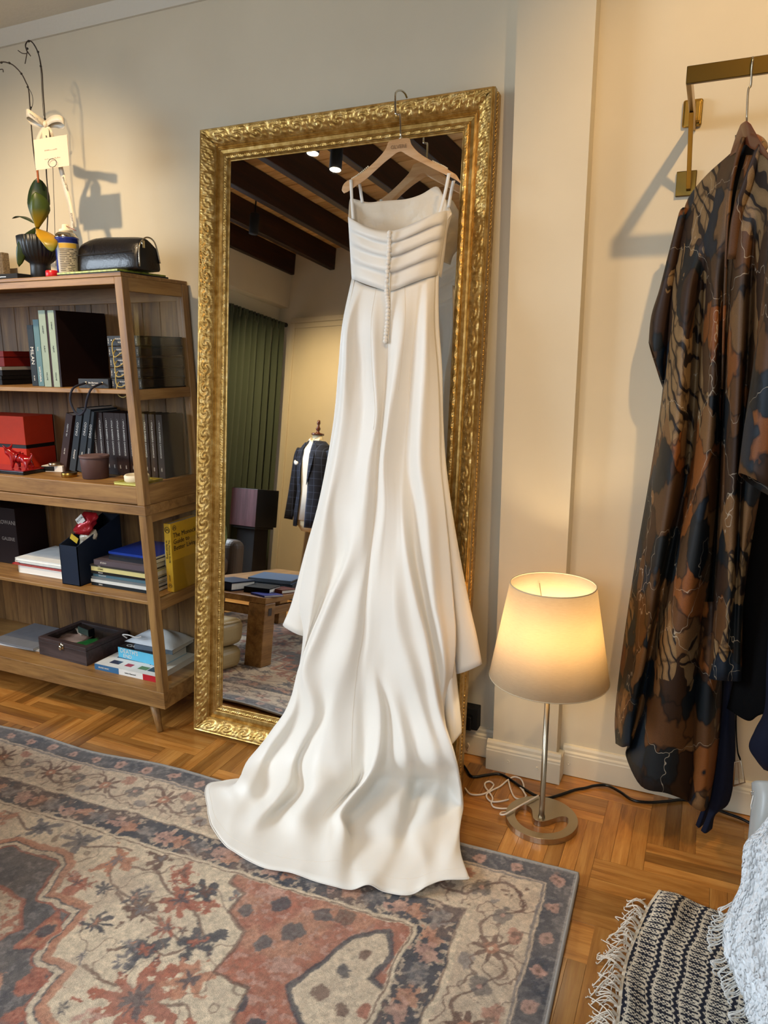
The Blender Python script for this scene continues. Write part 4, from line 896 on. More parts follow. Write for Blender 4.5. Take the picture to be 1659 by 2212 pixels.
for xx in (x0, x1 - .003):
    mb.hexa([(xx, ya, z0), (xx + .003, ya, z0), (xx + .003, yb_, z0), (xx, yb_, z0)], [(xx, ya, z0 + .165), (xx + .003, ya, z0 + .165), (xx + .003, yb_, z0 + .25), (xx, yb_, z0 + .25)])
mb.build('file_body', cmat('1a2436', .6), r_)
mat('foil', 'b3202a', .25, .2, bmp=.5, bs=60, bd=.004); mat('foilclear', 'cdbfa4', .2, bmp=.5, bs=60, bd=.004)
r_ = thing('snack_packet', (-2.318, 2.17, Z3 + .06), 'crumpled red snack packet sticking out of the navy magazine file', 'packet')
def packet(z0, z1, m, n, tz, wd_=.036):
    P = []
    for i in range(13):
        a = i / 12; zc_ = lerp(z0, z1, a); rowp = []
        for j in range(18):
            th = 2 * math.pi * j / 18; wv = 1 + .14 * math.sin(5 * th + 9 * a) + .1 * math.sin(3 * th - 14 * a)
            sq = (1 - abs(2 * a - 1) ** 5 * .9)
            rowp.append((-2.318 + wd_ * wv * math.cos(th) * (.75 + .25 * sq) + .022 * a * tz, 2.175 + .03 * a + .026 * wv * math.sin(th) * sq, zc_))
        P.append(rowp)
    return MB().grid(P, close_v=True).build(n, m, r_, smooth=True)
packet(Z3 + .1, Z3 + .215, 'foilclear', 'clear_wrapper', 1.0); packet(Z3 + .195, Z3 + .285, 'foil', 'red_wrapper', 1.3, .042)
MB().box(-.022, -.001, -.016, .022, .001, .016).build('label', 'white', r_, mtx=Matrix.Translation((-2.31, 2.168, Z3 + .258)) @ Matrix.Rotation(R(-38), 4, 'Y'))
text('ROYAL', .014, 'inkblack', r_, Matrix.Translation((-2.31, 2.1665, Z3 + .262)) @ Matrix.Rotation(R(-38), 4, 'Y') @ frame((0, 0, 0), (1, 0, 0), (0, 0, 1)))
MB().box(-.02, -.001, -.012, .02, .001, .012).build('price_tag', mat('tagyellow', 'd6b32c', .5), r_, mtx=Matrix.Translation((-2.325, 2.142, Z3 + .185)) @ Matrix.Rotation(R(28), 4, 'Y'))
zz = Z3 + .0005
for k, (h, x0, w_, c, lab, sp) in enumerate(((.014, -2.247, .31, '1c2226', 'black magazine at the bottom of the mixed pile', 'KINA'), (.012, -2.247, .30, 'd8dbd8', 'white journal second from the bottom of the mixed pile', ''), (.010, -2.244, .30, '6d7478', 'grey journal in the lower half of the mixed pile', ''),
                                              (.013, -2.24, .30, '4f6f7d', 'blue-green magazine in the middle of the mixed pile', 'MAGAZINE'), (.012, -2.243, .30, '262423', 'dark magazine below the pale yellow one', 'PROOF'), (.019, -2.242, .305, 'd4ca8c', 'pale yellow thick magazine in the mixed pile', 'LIVING'),
                                              (.006, -2.245, .30, '3a3836', 'thin dark magazine above the pale yellow one', 'WORLD'), (.021, -2.226, .27, '5b5157', 'mauve grey book near the top of the mixed pile', 'STUDIO'), (.016, -2.17, .22, '24262c', 'black book under the blue folder', ''), (.010, -2.19, .235, '24409c', 'bright blue folder on top of the mixed pile', ''))):
    Y = 2.135 + (.05 if k == 9 else .03 if k == 8 else random.uniform(0, .008))
    r_ = thing('magazine', (x0, Y, zz), lab, 'magazine', 'mixed pile of magazines', rot=(0, 0, R(random.uniform(-1.2, 1.2))))
    MB().box(0, 0, 0, w_, .0015, h).box(0, .0015, 0, w_, .22, .0012).box(0, .0015, h - .0012, w_, .22, h).build('cover', cmat(c, .4), r_, world=False)
    MB().box(.001, .0015, .0012, w_ - .001, .218, h - .0012).build('pages', 'paper', r_, world=False)
    if sp: text(sp, min(.009, h * .6), 'inkwhite' if k not in (5,) else 'inkblack', r_, wm(r_) @ frame((.05, -.0006, h / 2), (1, 0, 0), (0, 0, 1)))
    zz += h + .0003
r_ = book('book', (-1.907, 2.195, Z3 + .0005), .032, .275, .185, 'd9ab2e', 'yellow lifestyle guide book standing behind the glass side', page='cream')
def logo(root, c, rr, xax, yax):
    m_ = wm(root) @ frame(c, xax, yax); pts = [(rr * math.cos(2 * math.pi * k / 24), rr * math.sin(2 * math.pi * k / 24), .0003) for k in range(25)]
    MB().tube([m_ @ Vector(p) for p in pts], rr * .09, 5).tube([m_ @ Vector(p) for p in ((-.6 * rr, -.5 * rr, 0), (-.3 * rr, .45 * rr, 0), (0, -.2 * rr, 0), (.3 * rr, .45 * rr, 0), (.6 * rr, -.5 * rr, 0))], rr * .08, 5).build('emblem', 'inkblack', root)
logo(r_, (.016, -.0006, .25), .0115, (1, 0, 0), (0, 0, 1))
spine(r_, 'The Monocle Guide', .0115, .165, .021, 'inkblack', True); spine(r_, 'to Better Living', .0115, .171, .010, 'inkblack', True); spine(r_, 'gestalten', .007, .055, .016, 'inkblack', True); logo(r_, (.016, -.0006, .025), .008, (1, 0, 0), (0, 0, 1))
for i, s in enumerate(('The Monocle', 'Guide to', 'Better Living')): text(s, .027, 'inkblack', r_, wm(r_) @ frame((.0325, .012, .225 - .026 * i), (0, 1, 0), (0, 0, 1)), align='LEFT')
logo(r_, (.0325, .022, .255), .0095, (0, 1, 0), (0, 0, 1))
r_ = book('book', (-1.953, 2.24, Z3 + .0005), .034, .215, .14, 'd9d6cf', 'white paperback leaning behind the yellow guide book', R(2))
spine(r_, 'TRAVELS ABROAD', .009, .15, .017, 'inkblack', True)
# --- bottom shelf
zz = Z4 + .0005
for k, (h, dx, c, lab) in enumerate(((.008, 0, 'cfd2d4', 'pale magazine at the bottom of the pair on the lowest shelf'), (.009, -.015, '777a80', 'grey glossy magazine lying on the lowest shelf left of the wooden box'))):
    r_ = thing('magazine', (-2.85, 2.15, zz), lab, 'magazine', rot=(0, 0, R(3 - 4 * k)))
    MB().box(-.03 + dx, 0, 0, .235 + dx, .23, .0012).box(-.03 + dx, 0, h - .0012, .235 + dx, .23, h).box(-.03 + dx, -.001, 0, .235 + dx, 0, h).build('cover', cmat(c, .2), r_, world=False)
    MB().box(-.028 + dx, .001, .0012, .233 + dx, .228, h - .0012).build('pages', 'paper', r_, world=False); zz += h + .0003
bx0, by0 = -2.59, 2.14; bw, bd_ = .29, .235
r_ = thing('display_box', (bx0 + bw / 2, by0 + bd_ / 2, Z4), 'dark wooden display box with glass lid and metal clasp on the lowest shelf', 'box', rot=(0, 0, R(-3)))
hb = .064
MB().box(-bw / 2, -bd_ / 2, .0005, bw / 2, bd_ / 2, .008).build('box_floor', 'darkwood', r_, world=False)
for a_, b_, c_, d_ in ((-bw / 2, -bd_ / 2, bw / 2, -bd_ / 2 + .012), (-bw / 2, bd_ / 2 - .012, bw / 2, bd_ / 2), (-bw / 2, -bd_ / 2 + .012, -bw / 2 + .012, bd_ / 2 - .012), (bw / 2 - .012, -bd_ / 2 + .012, bw / 2, bd_ / 2 - .012)):
    MB().box(a_, b_, .008, c_, d_, hb).build('box_side', 'darkwood', r_, world=False, bev=.001)
for a_, b_, c_, d_ in ((-bw / 2, -bd_ / 2, bw / 2, -bd_ / 2 + .026), (-bw / 2, bd_ / 2 - .026, bw / 2, bd_ / 2), (-bw / 2, -bd_ / 2 + .026, -bw / 2 + .026, bd_ / 2 - .026), (bw / 2 - .026, -bd_ / 2 + .026, bw / 2, bd_ / 2 - .026)):
    MB().box(a_, b_, hb + .001, c_, d_, hb + .016).build('lid_frame', 'darkwood', r_, world=False, bev=.001)
MB().box(-bw / 2 + .02, -bd_ / 2 + .02, hb + .005, bw / 2 - .02, bd_ / 2 - .02, hb + .007).build('lid_glass', 'sideglass', r_, world=False)
MB().ball((0, -bd_ / 2 - .008, hb - .006), .008, .006, .011, 12, 8).box(-.012, -bd_ / 2 - .003, hb - .012, .012, -bd_ / 2, hb + .012).build('clasp', 'chrome', r_, world=False, smooth=True)
for nm, c, x0, y0, w_, d_, ang, lab in (('silk_scarf', 'd6b3aa', -.06, .0, .13, .10, 20, 'pink patterned silk square inside the glass-topped wooden box'), ('card_packet', '2f8f45', .065, -.02, .10, .10, -22, 'green packet inside the glass-topped wooden box'), ('striped_tie', 'dccfc6', -.07, .06, .09, .05, -30, 'pale striped tie folded inside the glass-topped wooden box')):
    q_ = wm(r_) @ Vector((x0, y0, .034 if nm != 'striped_tie' else .046)); t_ = thing(nm, q_, lab, nm.split('_')[1], rot=(0, 0, R(ang)))
    G = [[(w_ * (i / 8 - .5), d_ * (j / 8 - .5), .012 + .004 * math.sin(i * 1.1 + j) * math.sin(j * .9)) for j in range(9)] for i in range(9)]
    MB().grid(G).build('fold', cmat(c, .4), t_, smooth=True, world=False, solid=.01)
q_ = wm(r_) @ Vector((.0, .015, hb + .0075))
t_ = thing('watch_case', q_, 'small black glass-fronted case standing on the lid of the wooden box', 'case', rot=(0, 0, R(-14)))
MB().box(-.045, -.014, 0, .045, .014, .034).build('case_body', 'blackgloss', t_, world=False, bev=.0015)
MB().box(-.041, -.0155, .004, .041, -.014, .031).build('case_front', mat('casefront', '3c4a42', .1), t_, world=False)
zz = Z4 + .0005
r_ = thing('book', (-2.255, 2.125, zz), 'large illustrated paperback with blue, white and red spine at the bottom of the stack', 'book', 'books stacked at the right end of the lowest shelf')
MB().box(0, 0, 0, .325, .25, .0012).box(0, 0, .0238, .325, .25, .025).build('cover', cmat('dfe0dc', .3), r_, world=False)
MB().box(.001, .001, .0012, .324, .248, .0238).build('pages', 'paper', r_, world=False)
for a_, b_, c in ((0, .13, '3a6a94'), (.13, .255, 'e6e4de'), (.255, .325, 'b8222c')): MB().box(a_, -.001, 0, b_, 0, .025).build('spine', cmat(c, .3), r_, world=False)
text('BRAND BASIC', .009, 'inkwhite', r_, wm(r_) @ frame((.05, -.0016, .0125), (1, 0, 0), (0, 0, 1))); text('fashion illustrated', .008, 'inkblack', r_, wm(r_) @ frame((.19, -.0016, .0125), (1, 0, 0), (0, 0, 1)))
for a_, b_, w_, d_, c in ((.05, .03, .05, .03, '3c4258'), (.13, .03, .035, .025, 'a82838'), (.2, .03, .045, .028, '5d7a3a'), (.25, .03, .05, .04, '2a2d33'), (.04, .085, .15, .10, '1f2a48'), (.04, .09, .15, .012, 'b2232d')): MB().box(a_, b_, .025, a_ + w_, b_ + d_, .0254).build('cover_picture', cmat(c, .3), r_, world=False)
G = [[(.055 + .12 * i / 10, .135 + (1 if j else -1) * .02 * math.sin(math.pi * min(1, i / 9)) ** .7, .0257) for j in range(2)] for i in range(11)]
MB().grid(G).build('cover_picture', cmat('cfd8dc', .3), r_, world=False)
text('STYLE', .05, 'inkblack', r_, wm(r_) @ frame((.235, .145, .0256), (0, -1, 0), (1, 0, 0)))
zz += .0255
r_ = thing('book', (-2.21, 2.215, zz), 'thick cyan paperback reading DEATH\'S END on its spine', 'book', 'books stacked at the right end of the lowest shelf', rot=(0, 0, R(-2)))
MB().box(0, 0, 0, .235, .0015, .046).box(0, .0015, 0, .235, .155, .0014).build('cover', cmat('62bfe0', .3), r_, world=False)
MB().box(0, .0015, .0446, .235, .155, .046).build('front_cover', cmat('14161c', .25), r_, world=False)
MB().box(.001, .0015, .0014, .234, .153, .0446).build('pages', 'paper', r_, world=False)
text("DEATH'S", .027, 'inkwhite', r_, wm(r_) @ frame((.062, -.0006, .033), (1, 0, 0), (0, 0, 1)), sx=.95); text('END', .022, 'inkwhite', r_, wm(r_) @ frame((.052, -.0006, .0115), (1, 0, 0), (0, 0, 1)), sx=1.1)
text('CIXIN LIU', .03, 'inkwhite', r_, wm(r_) @ frame((.085, .032, .0463), (1, 0, 0), (0, 1, 0))); text("DEATH'S END", .022, mat('inkblue', '5fa8d8', .5), r_, wm(r_) @ frame((.13, .075, .0463), (1, 0, 0), (0, 1, 0)))
MB().box(.212, -.0016, .008, .224, -.0006, .026).build('publisher_mark', 'inkblack', r_, world=False)
zz += .0465
r_ = thing('book', (-2.2, 2.222, zz), 'blue and grey paperback under the folded white pouch', 'book', 'books stacked at the right end of the lowest shelf', rot=(0, 0, R(4)))
MB().box(.07, 0, 0, .26, .15, .0012).box(.07, 0, .0178, .26, .15, .019).box(.07, -.001, 0, .26, 0, .019).build('cover', cmat('5f6d7c', .25), r_, world=False); MB().box(.071, .001, .0012, .259, .148, .0178).build('pages', 'paper', r_, world=False)
zz += .0195
r_ = thing('cloth_pouch', (-2.06, 2.29, zz), 'crumpled white and grey drawstring pouch on top of the book stack', 'pouch')
G = []
for i in range(15):
    row = []
    for j in range(13):
        u, v_ = i / 14, j / 12; e = (1 - abs(2 * u - 1) ** 3) * (1 - abs(2 * v_ - 1) ** 3)
        row.append((-2.19 + .25 * u, 2.235 + .15 * v_, zz + .001 + e * (.022 + .03 * u + .006 * math.sin(9 * u + 5 * v_) + .006 * math.sin(13 * v_ + 3 * u))))
    G.append(row)
lowr = [[(p[0], p[1], zz + .0006) for p in r2] for r2 in G]
MB().grid(smoothgrid(G, 2, 2)).grid(lowr).build('pouch_body', mat('pouchcloth', 'cfd3d6', .6, bmp=.5, bs=80, bd=.003), r_, smooth=True)
MB().tube(smoothpts([(-2.185, 2.245, zz + .012), (-2.195, 2.232, zz + .03), (-2.16, 2.228, zz + .036), (-2.12, 2.232, zz + .03), (-2.1, 2.24, zz + .035)], 5), .0025, 6).build('drawstring', 'white', r_, smooth=True)
# --- on top
r_ = thing('black_case', (-2.6, 2.12, ZT), 'flat black case lying at the left end of the bookcase top', 'case')
xl = at(45, 600, 2.1)[0]
MB().box(xl - .2, 2.085, ZT + .0005, xl, 2.17, ZT + .022).build('case_body', 'blackmatte', r_, bev=.002); MB().box(xl - .2, 2.084, ZT + .010, xl - .06, 2.086, ZT + .012).build('case_seam', 'steel', r_)
xl = at(7.5, 560, 2.33)[0]
r_ = thing('wicker_frame', (xl - .1, 2.35, ZT), 'edge of a woven grey-brown frame at the far left on the bookcase', 'frame')
MB().box(xl - .25, 2.325, ZT + .0005, xl, 2.36, ZT + .145).build('weave', mat('wicker', '7b6a52', .9, var=.35, vs=120, bmp=1.0, bs=220, bd=.006), r_, bev=.004)
pc = at(86, 560, 2.165); PX, PY = pc[0], 2.165
r_ = thing('orchid_plant', (PX, PY, ZT), 'orchid with bare arching stems in a ribbed black pot', 'plant')
n = 120; P = []
prof = [(.0, 0.0005), (.036, .0005), (.038, .003), (.036, .05), (.037, .062), (.052, .074), (.066, .094), (.073, .125), (.0745, .158), (.0715, .160), (.068, .155), (.055, .14), (0, .14)]
for k in range(n):
    a = 2 * math.pi * k / n; rib = (1.0 + .022 * math.cos(a * 30)); P.append([(PX + (r2 * (rib if 5 <= i <= 8 else 1)) * math.cos(a), PY + (r2 * (rib if 5 <= i <= 8 else 1)) * math.sin(a), ZT + z) for i, (r2, z) in enumerate(prof)])
MB().grid(P, close_u=True).build('pot', mat('potblack', '15171a', .4), r_, smooth=True)
mat('bark', '2a1d12', .8, bmp=.6, bs=120, bd=.004); MB().lathe([(.0, .141), (.055, .141), (.06, .147), (.04, .155), (0, .157)], 24, (PX, PY, ZT)).build('bark_mix', 'bark', r_, smooth=True)
def leafmat(name, a, c):
    m, nt, b, o = nodes(name); v = coords(nt, (1, 1, 1), 'Generated'); s = nt.nodes.new('ShaderNodeSeparateXYZ'); nt.links.new(v, s.inputs[0])
    nt.links.new(ramp(nt, s.outputs['Z'], [(.05, c), (.55, a)]), b.inputs['Base Color']); b.inputs['Roughness'].default_value = .35
    tr = nt.nodes.new('ShaderNodeBsdfTranslucent'); tr.inputs[0].default_value = lin(c); mx = nt.nodes.new('ShaderNodeMixShader'); mx.inputs[0].default_value = .15
    nt.links.new(b.outputs[0], mx.inputs[1]); nt.links.new(tr.outputs[0], mx.inputs[2]); nt.links.new(mx.outputs[0], o.inputs['Surface'])
leafmat('leafdark', '22330f', '3a4a14'); leafmat('leafmid', '3f5016', 'b08d1c'); leafmat('leafyel', 'c0901c', '6d7a1e')
def leaf(spine_px, width, m, cup=.012):
    pts = smoothpts([at(x, y, Y) for x, y, Y in spine_px], 5); n_ = len(pts); rows = []
    for i, p in enumerate(pts):
        a = i / (n_ - 1); wd_ = width * (math.sin(math.pi * min(1, a * .93 + .07)) ** .6) * (.35 + .65 * min(1, a * 2.2))
        rows.append([p + np.array([.76 * wd_ * s * 1.25, .65 * wd_ * s * 1.25 + cup * s * s * 4 * wd_ / width, 0]) for s in (-.5, -.25, 0, .25, .5)])
    MB().grid(rows).build('leaf', m, r_, smooth=True, solid=.0018)
leaf([(80, 492, 2.17), (78, 455, 2.185), (79, 415, 2.2), (81, 384, 2.2)], .064, 'leafdark'); leaf([(80, 494, 2.155), (81, 465, 2.14), (80, 435, 2.135), (77, 415, 2.135)], .056, 'leafmid')
leaf([(79, 494, 2.15), (92, 503, 2.11), (105, 522, 2.085), (112, 544, 2.085)], .05, 'leafyel', .004)
leaf([(76, 492, 2.165), (62, 508, 2.12), (48, 535, 2.1), (41, 577, 2.1)], .04, 'leafdark', .004); leaf([(72, 482, 2.19), (60, 474, 2.2), (42, 467, 2.21), (26, 472, 2.21)], .022, 'leafdark', .004)
def stem(pts, name, m, r2=.0022): 
    P = smoothpts([at(x, y, Y) for x, y, Y in pts], 6); MB().tube(P, r2, 7).build(name, m, r_, smooth=True); return P
mat('stemdark', '2a1d14', .7); mat('stake', '1d1712', .6); mat('stakeorange', '9a4f1e', .5)
stem([(98, 560, 2.17), (104, 440, 2.185), (100, 370, 2.19), (97, 258, 2.2), (93, 200, 2.2), (91, 160, 2.2), (86, 128, 2.2), (78, 104, 2.19), (68, 90, 2.18), (60, 89, 2.17), (55, 98, 2.16), (58, 110, 2.155)], 'flower_stem', 'stemdark')
stem([(94, 250, 2.2), (90, 190, 2.203), (88, 150, 2.203), (82, 115, 2.2), (70, 92, 2.19)], 'support_wire', 'stake', .001)
stem([(84, 395, 2.19), (75, 345, 2.19), (70, 300, 2.19), (66, 250, 2.19), (62, 195, 2.185), (56, 178, 2.18), (46, 159, 2.17), (30, 142, 2.16), (18, 136, 2.15), (4, 134, 2.14), (-14, 142, 2.13)], 'flower_stem', 'stemdark')
stem([(66, 240, 2.19), (71, 222, 2.19), (69, 204, 2.188), (60, 187, 2.18)], 'support_wire', 'stake', .001)
stem([(83, 395, 2.188), (80, 360, 2.188)], 'orange_stake', 'stakeorange', .004)
for tw in ([(59, 110, 2.155), (57, 122, 2.15), (54, 138, 2.15)], [(58, 116, 2.152), (48, 115, 2.15), (39, 109, 2.15)], [(58, 112, 2.152), (63, 117, 2.15), (66, 121, 2.15), (60, 112, 2.152)], [(0, 150, 2.135), (6, 150, 2.135), (7, 156, 2.135)]): stem(tw, 'twig', 'stemdark', .0016)
for x, y, Y in ((62, 89, 2.172), (59, 105, 2.155), (82, 112, 2.195), (88, 143, 2.2), (46, 159, 2.17), (60, 188, 2.182), (20, 136, 2.15), (3, 135, 2.14), (66, 232, 2.19), (97, 257, 2.2)): MB().ball(at(x, y, Y), .0042, n=8, k=6).build('stem_clip', 'stake', r_, smooth=True)
# gift bow, tag and card
mat('ribbonsilk', 'd9ccb4', .35, sheen=.4)
rb = thing('gift_ribbon', at(98, 266, 2.175), 'cream printed satin bow with long tails tied to the orchid stem', 'ribbon')
def rib(pts, wz, name='tail', tilt=(0, 0, 1)):
    P = smoothpts([at(x, y, Y) for x, y, Y in pts], 6); t_ = np.array(tilt); rows = [[p - t_ * wz / 2, p + t_ * wz / 2] for p in P]
    return MB().grid(rows).build(name, 'ribbonsilk', rb, smooth=True, solid=.0006)
rib([(98, 268, 2.175), (80, 256, 2.15), (62, 244, 2.14), (57, 248, 2.155), (68, 262, 2.17), (84, 268, 2.175), (98, 268, 2.177)], .026, 'bow_loop')
rib([(98, 268, 2.175), (112, 258, 2.15), (128, 256, 2.145), (139, 264, 2.155), (134, 272, 2.17), (118, 268, 2.175), (98, 269, 2.177)], .024, 'bow_loop')
MB().ball(at(98, 268, 2.168), .009, .008, .011, 10, 8).build('knot', 'ribbonsilk', rb, smooth=True)
rib([(98, 270, 2.172), (88, 285, 2.165), (80, 310, 2.165), (80, 340, 2.17), (82, 362, 2.17)], .024, 'tail', (1, 0, .1)); rib([(98, 270, 2.172), (108, 285, 2.165), (116, 310, 2.18), (128, 350, 2.185), (140, 400, 2.185), (150, 440, 2.185), (156, 470, 2.185), (157, 495, 2.185)], .022, 'tail', (1, 0, .15))
for s, px, py, ang in (('BASKETEER', 141, 397, -68), ('BASKETEER', 156, 476, -83)):
    a = R(ang); text(s, .0105, mat('ribbonink%d' % px, '8a8074', .7), rb, frame(at(px, py, 2.1815), (math.cos(a), 0, math.sin(a)), (-math.sin(a), 0, math.cos(a))))
a = R(-32); text('BASKETEER', .0095, 'ribbonink141', rb, frame(at(73, 252, 2.136), (math.cos(a), 0, math.sin(a)), (-math.sin(a), 0, math.cos(a))))
MB().prism([(-.017, -.03), (.017, -.03), (.017, .015), (.01, .024), (-.01, .024), (-.017, .015)], 0, .0008, m=frame(at(99, 292, 2.160), (1, 0, 0), (0, 0, 1))).build('gift_tag', mat('tagcard', 'd8c7a8', .7), rb)
text('B', .011, 'inkblack', rb, frame(at(100, 295, 2.158), (1, 0, 0), (0, 0, 1)))
cc = at(111, 330, 2.155)
cd = thing('message_card', cc, 'blush paper card with two printed lines held in the orchid by a wire', 'card')
MB().box(-.083, -.0006, -.052, .083, .0006, .052).build('card_sheet', mat('cardpaper', 'e8cdb4', .75), cd, world=False)
mb = MB(); rs = random.Random(5)
for zl, x0, x1 in ((.008, -.032, .03), (-.021, -.035, .042)):
    x = x0
    while x < x1:
        l_ = rs.uniform(.002, .006); mb.box(x, -.0009, zl, x + l_, -.0006, zl + rs.choice((.0016, .0026, .004))); x += l_ + .0016
mb.build('printed_lines', mat('cardink', 'a88f7c', .8), cd, world=False)
wr = [(121, 575), (119, 520), (117, 440), (114, 362)]
MB().tube([at(x, y, 2.148) for x, y in wr] + [at(113 + 9 * math.cos(t / 24 * 2 * math.pi + 1.57), 352 - 9 * math.sin(t / 24 * 2 * math.pi - 1.57), 2.148) for t in range(25)], .001, 6).build('wire_holder', 'stake', cd, smooth=True)
r_ = thing('red_cap', (at(113, 588, 2.11)[0], 2.11, ZT), 'small bright red plastic cap at the front edge of the bookcase top', 'cap')
MB().lathe([(.0, .0005), (.021, .0005), (.024, .004), (.0235, .024), (.021, .026), (0, .0255)], 28).build('cap_shell', mat('redplastic', 'c4161f', .35), r_, smooth=True, world=False)
ccx = at(151, 560, 2.15)
r_ = thing('spray_can', (ccx[0] - .008, 2.15, ZT), 'blue and silver aerosol can with a thin straw nozzle', 'spray can')
MB().lathe([(0, .0005), (.04, .0005), (.043, .004), (.043, .008), (.0415, .01), (.0415, .135), (.043, .137), (.043, .142)], 36).build('can_body', mat('canblue', '1c2a7c', .3), r_, smooth=True, world=False)
P = [[(.0422 * math.cos(a), .0422 * math.sin(a), z) for z in (.016, .122)] for a in [R(-100) + R(125) * k / 14 for k in range(15)]]
MB().grid(P).build('can_label', mat('canlabel', 'a9a08e', .45), r_, smooth=True, world=False)
P = [[(.0425 * math.cos(a), .0425 * math.sin(a), z) for z in (.104, .12)] for a in [R(-88) + R(90) * k / 10 for k in range(11)]]; MB().grid(P).build('label_heading', mat('canyellow', 'c8a23a', .45), r_, smooth=True, world=False)
mb = MB()
for k in range(13):
    z = .098 - k * .0062; P = [[(.0426 * math.cos(a), .0426 * math.sin(a), zz_) for zz_ in (z, z + .0022)] for a in [R(-86) + R(rs.uniform(55, 92)) * t / 8 for t in range(9)]]; mb.grid(P)
mb.build('printed_lines', mat('canink', '4a4238', .6), r_, smooth=True, world=False)
MB().lathe([(.0425, .142), (.0425, .145), (.036, .157), (.027, .163), (.022, .164), (.022, .170)], 30).build('dome', 'chrome', r_, smooth=True, world=False)
MB().lathe([(.024, .164), (.024, .172), (.014, .176), (.012, .19), (.008, .191), (0, .191)], 24).build('nozzle', 'cream', r_, smooth=True, world=False)
MB().tube([(.008, -.006, .185), (.07, -.02, .162)], .0012, 6).build('straw', mat('straw', '8a3a2c', .5), r_, smooth=True, world=False)
r_ = thing('magazine', (-2.05, 2.2, ZT), 'green patterned folded brochure under the leather pouch on the bookcase top', 'brochure')
mat('greenprint', '9aa63a', .4, var=.5, vs=70)
for k, (dx, z0, z1, m_) in enumerate(((0, .0005, .008, 'c_24262c'), (-.012, .009, .016, 'greenprint'))):
    MB().hexa([(-2.235 + dx, 2.10, ZT + z0), (-1.935 + dx, 2.088, ZT + z0), (-1.925 + dx, 2.33, ZT + z0), (-2.225 + dx, 2.34, ZT + z0)], [(-2.235 + dx, 2.10, ZT + z1), (-1.935 + dx, 2.088, ZT + z1), (-1.925 + dx, 2.33, ZT + z1), (-2.225 + dx, 2.34, ZT + z1)]).build('sheet', m_, r_, bev=.001)
m_ = mat('leather', '0b0505', .36, coat=.1, bmp=.3, bs=110, bd=.003)
r_ = thing('leather_pouch', (-2.045, 2.2, ZT + .0165), 'glossy black leather wash bag lying on the green brochure', 'pouch', rot=(0, 0, R(-4)))
prof = [(-.062, 0.0005), (-.066, .012), (-.062, .055), (-.052, .092), (-.038, .112), (-.018, .122), (.0, .118), (.018, .108), (.045, .09), (.06, .05), (.063, .01), (.058, .0005)]
P = []
for i in range(21):
    a = i / 20; sc = 1 - .14 * abs(2 * a - 1) ** 6; hz = 1 - .10 * abs(2 * a - 1) ** 4 + .03 * math.sin(6 * a); P.append([((a - .5) * .31, y * sc, z * hz) for y, z in prof])
mb = MB().grid(P, close_v=True); k = len(prof); mb.f += [tuple(range(k)), tuple(range(20 * k, 21 * k))[::-1]]
mb.build('pouch_body', 'leather', r_, smooth=True, world=False, bev=.004)
MB().tube([(-.14, -.0665, .062), (.0, -.0672, .060), (.14, -.0665, .062)], .0012, 6).build('seam', 'blackmatte', r_, smooth=True, world=False)
MB().tube(smoothpts([(.157, -.05, .01), (.158, -.045, .08), (.157, -.01, .112), (.157, .03, .1), (.158, .05, .03)], 5), .0028, 6).build('zip', 'steel', r_, smooth=True, world=False)
MB().box(.156, -.034, .074, .161, -.022, .1).build('zip_pull', 'chrome', r_, world=False, bev=.001)
MB().tube([(-.06, -.0672, .1 - .032), (-.062, -.059, .085), (-.066, -.0525, .098)], .0012, 6).build('stitch_fold', 'blackmatte', r_, smooth=True, world=False)
# ------------------------------------------------------------------ wall rail with clothes on the right
RY, RZ = 2.03, 2.115; rx0 = at(1484, 150, RY)[0]
r_ = thing('clothes_rail', (rx0, WR, 1.93), 'wall-mounted brass clothes rail with square brackets', 'clothes rail')
MB().box(rx0, RY - .006, RZ - .038, 1.2, RY + .006, RZ).build('rail_bar', 'brassdark', r_, bev=.0015)
MB().box(rx0, RY, RZ - .038, rx0 + .012, WR, RZ - .006).build('bracket_arm', 'brass', r_, bev=.0015)
c = at(1496, 245, WR - .006); MB().box(c[0] - .026, WR - .014, c[2] - .036, c[0] + .026, WR - .0004, c[2] + .036).build('mount_plate', 'brass', r_, bev=.006, seg=3)
MB().box(c[0] + .004, WR - .024, c[2] - .028, c[0] + .022, WR - .014, c[2] + .028).build('mount_block', 'brass', r_, bev=.004, seg=3)
c2 = at(1482, 397, WR - .006); MB().box(c2[0] - .027, WR - .012, c2[2] - .034, c2[0] + .027, WR - .0004, c2[2] + .034).build('mount_plate', 'brassdark', r_, bev=.002)
MB().hexa([(rx0 - .0, WR - .03, c2[2] - .018), (rx0 + .012, WR - .03, c2[2] - .018), (rx0 + .012, WR - .012, c2[2] - .022), (rx0, WR - .012, c2[2] - .022)], [(rx0, 2.245, RZ - .04), (rx0 + .012, 2.245, RZ - .04), (rx0 + .012, 2.262, RZ - .036), (rx0, 2.262, RZ - .036)]).build('brace', 'brass', r_, bev=.001)
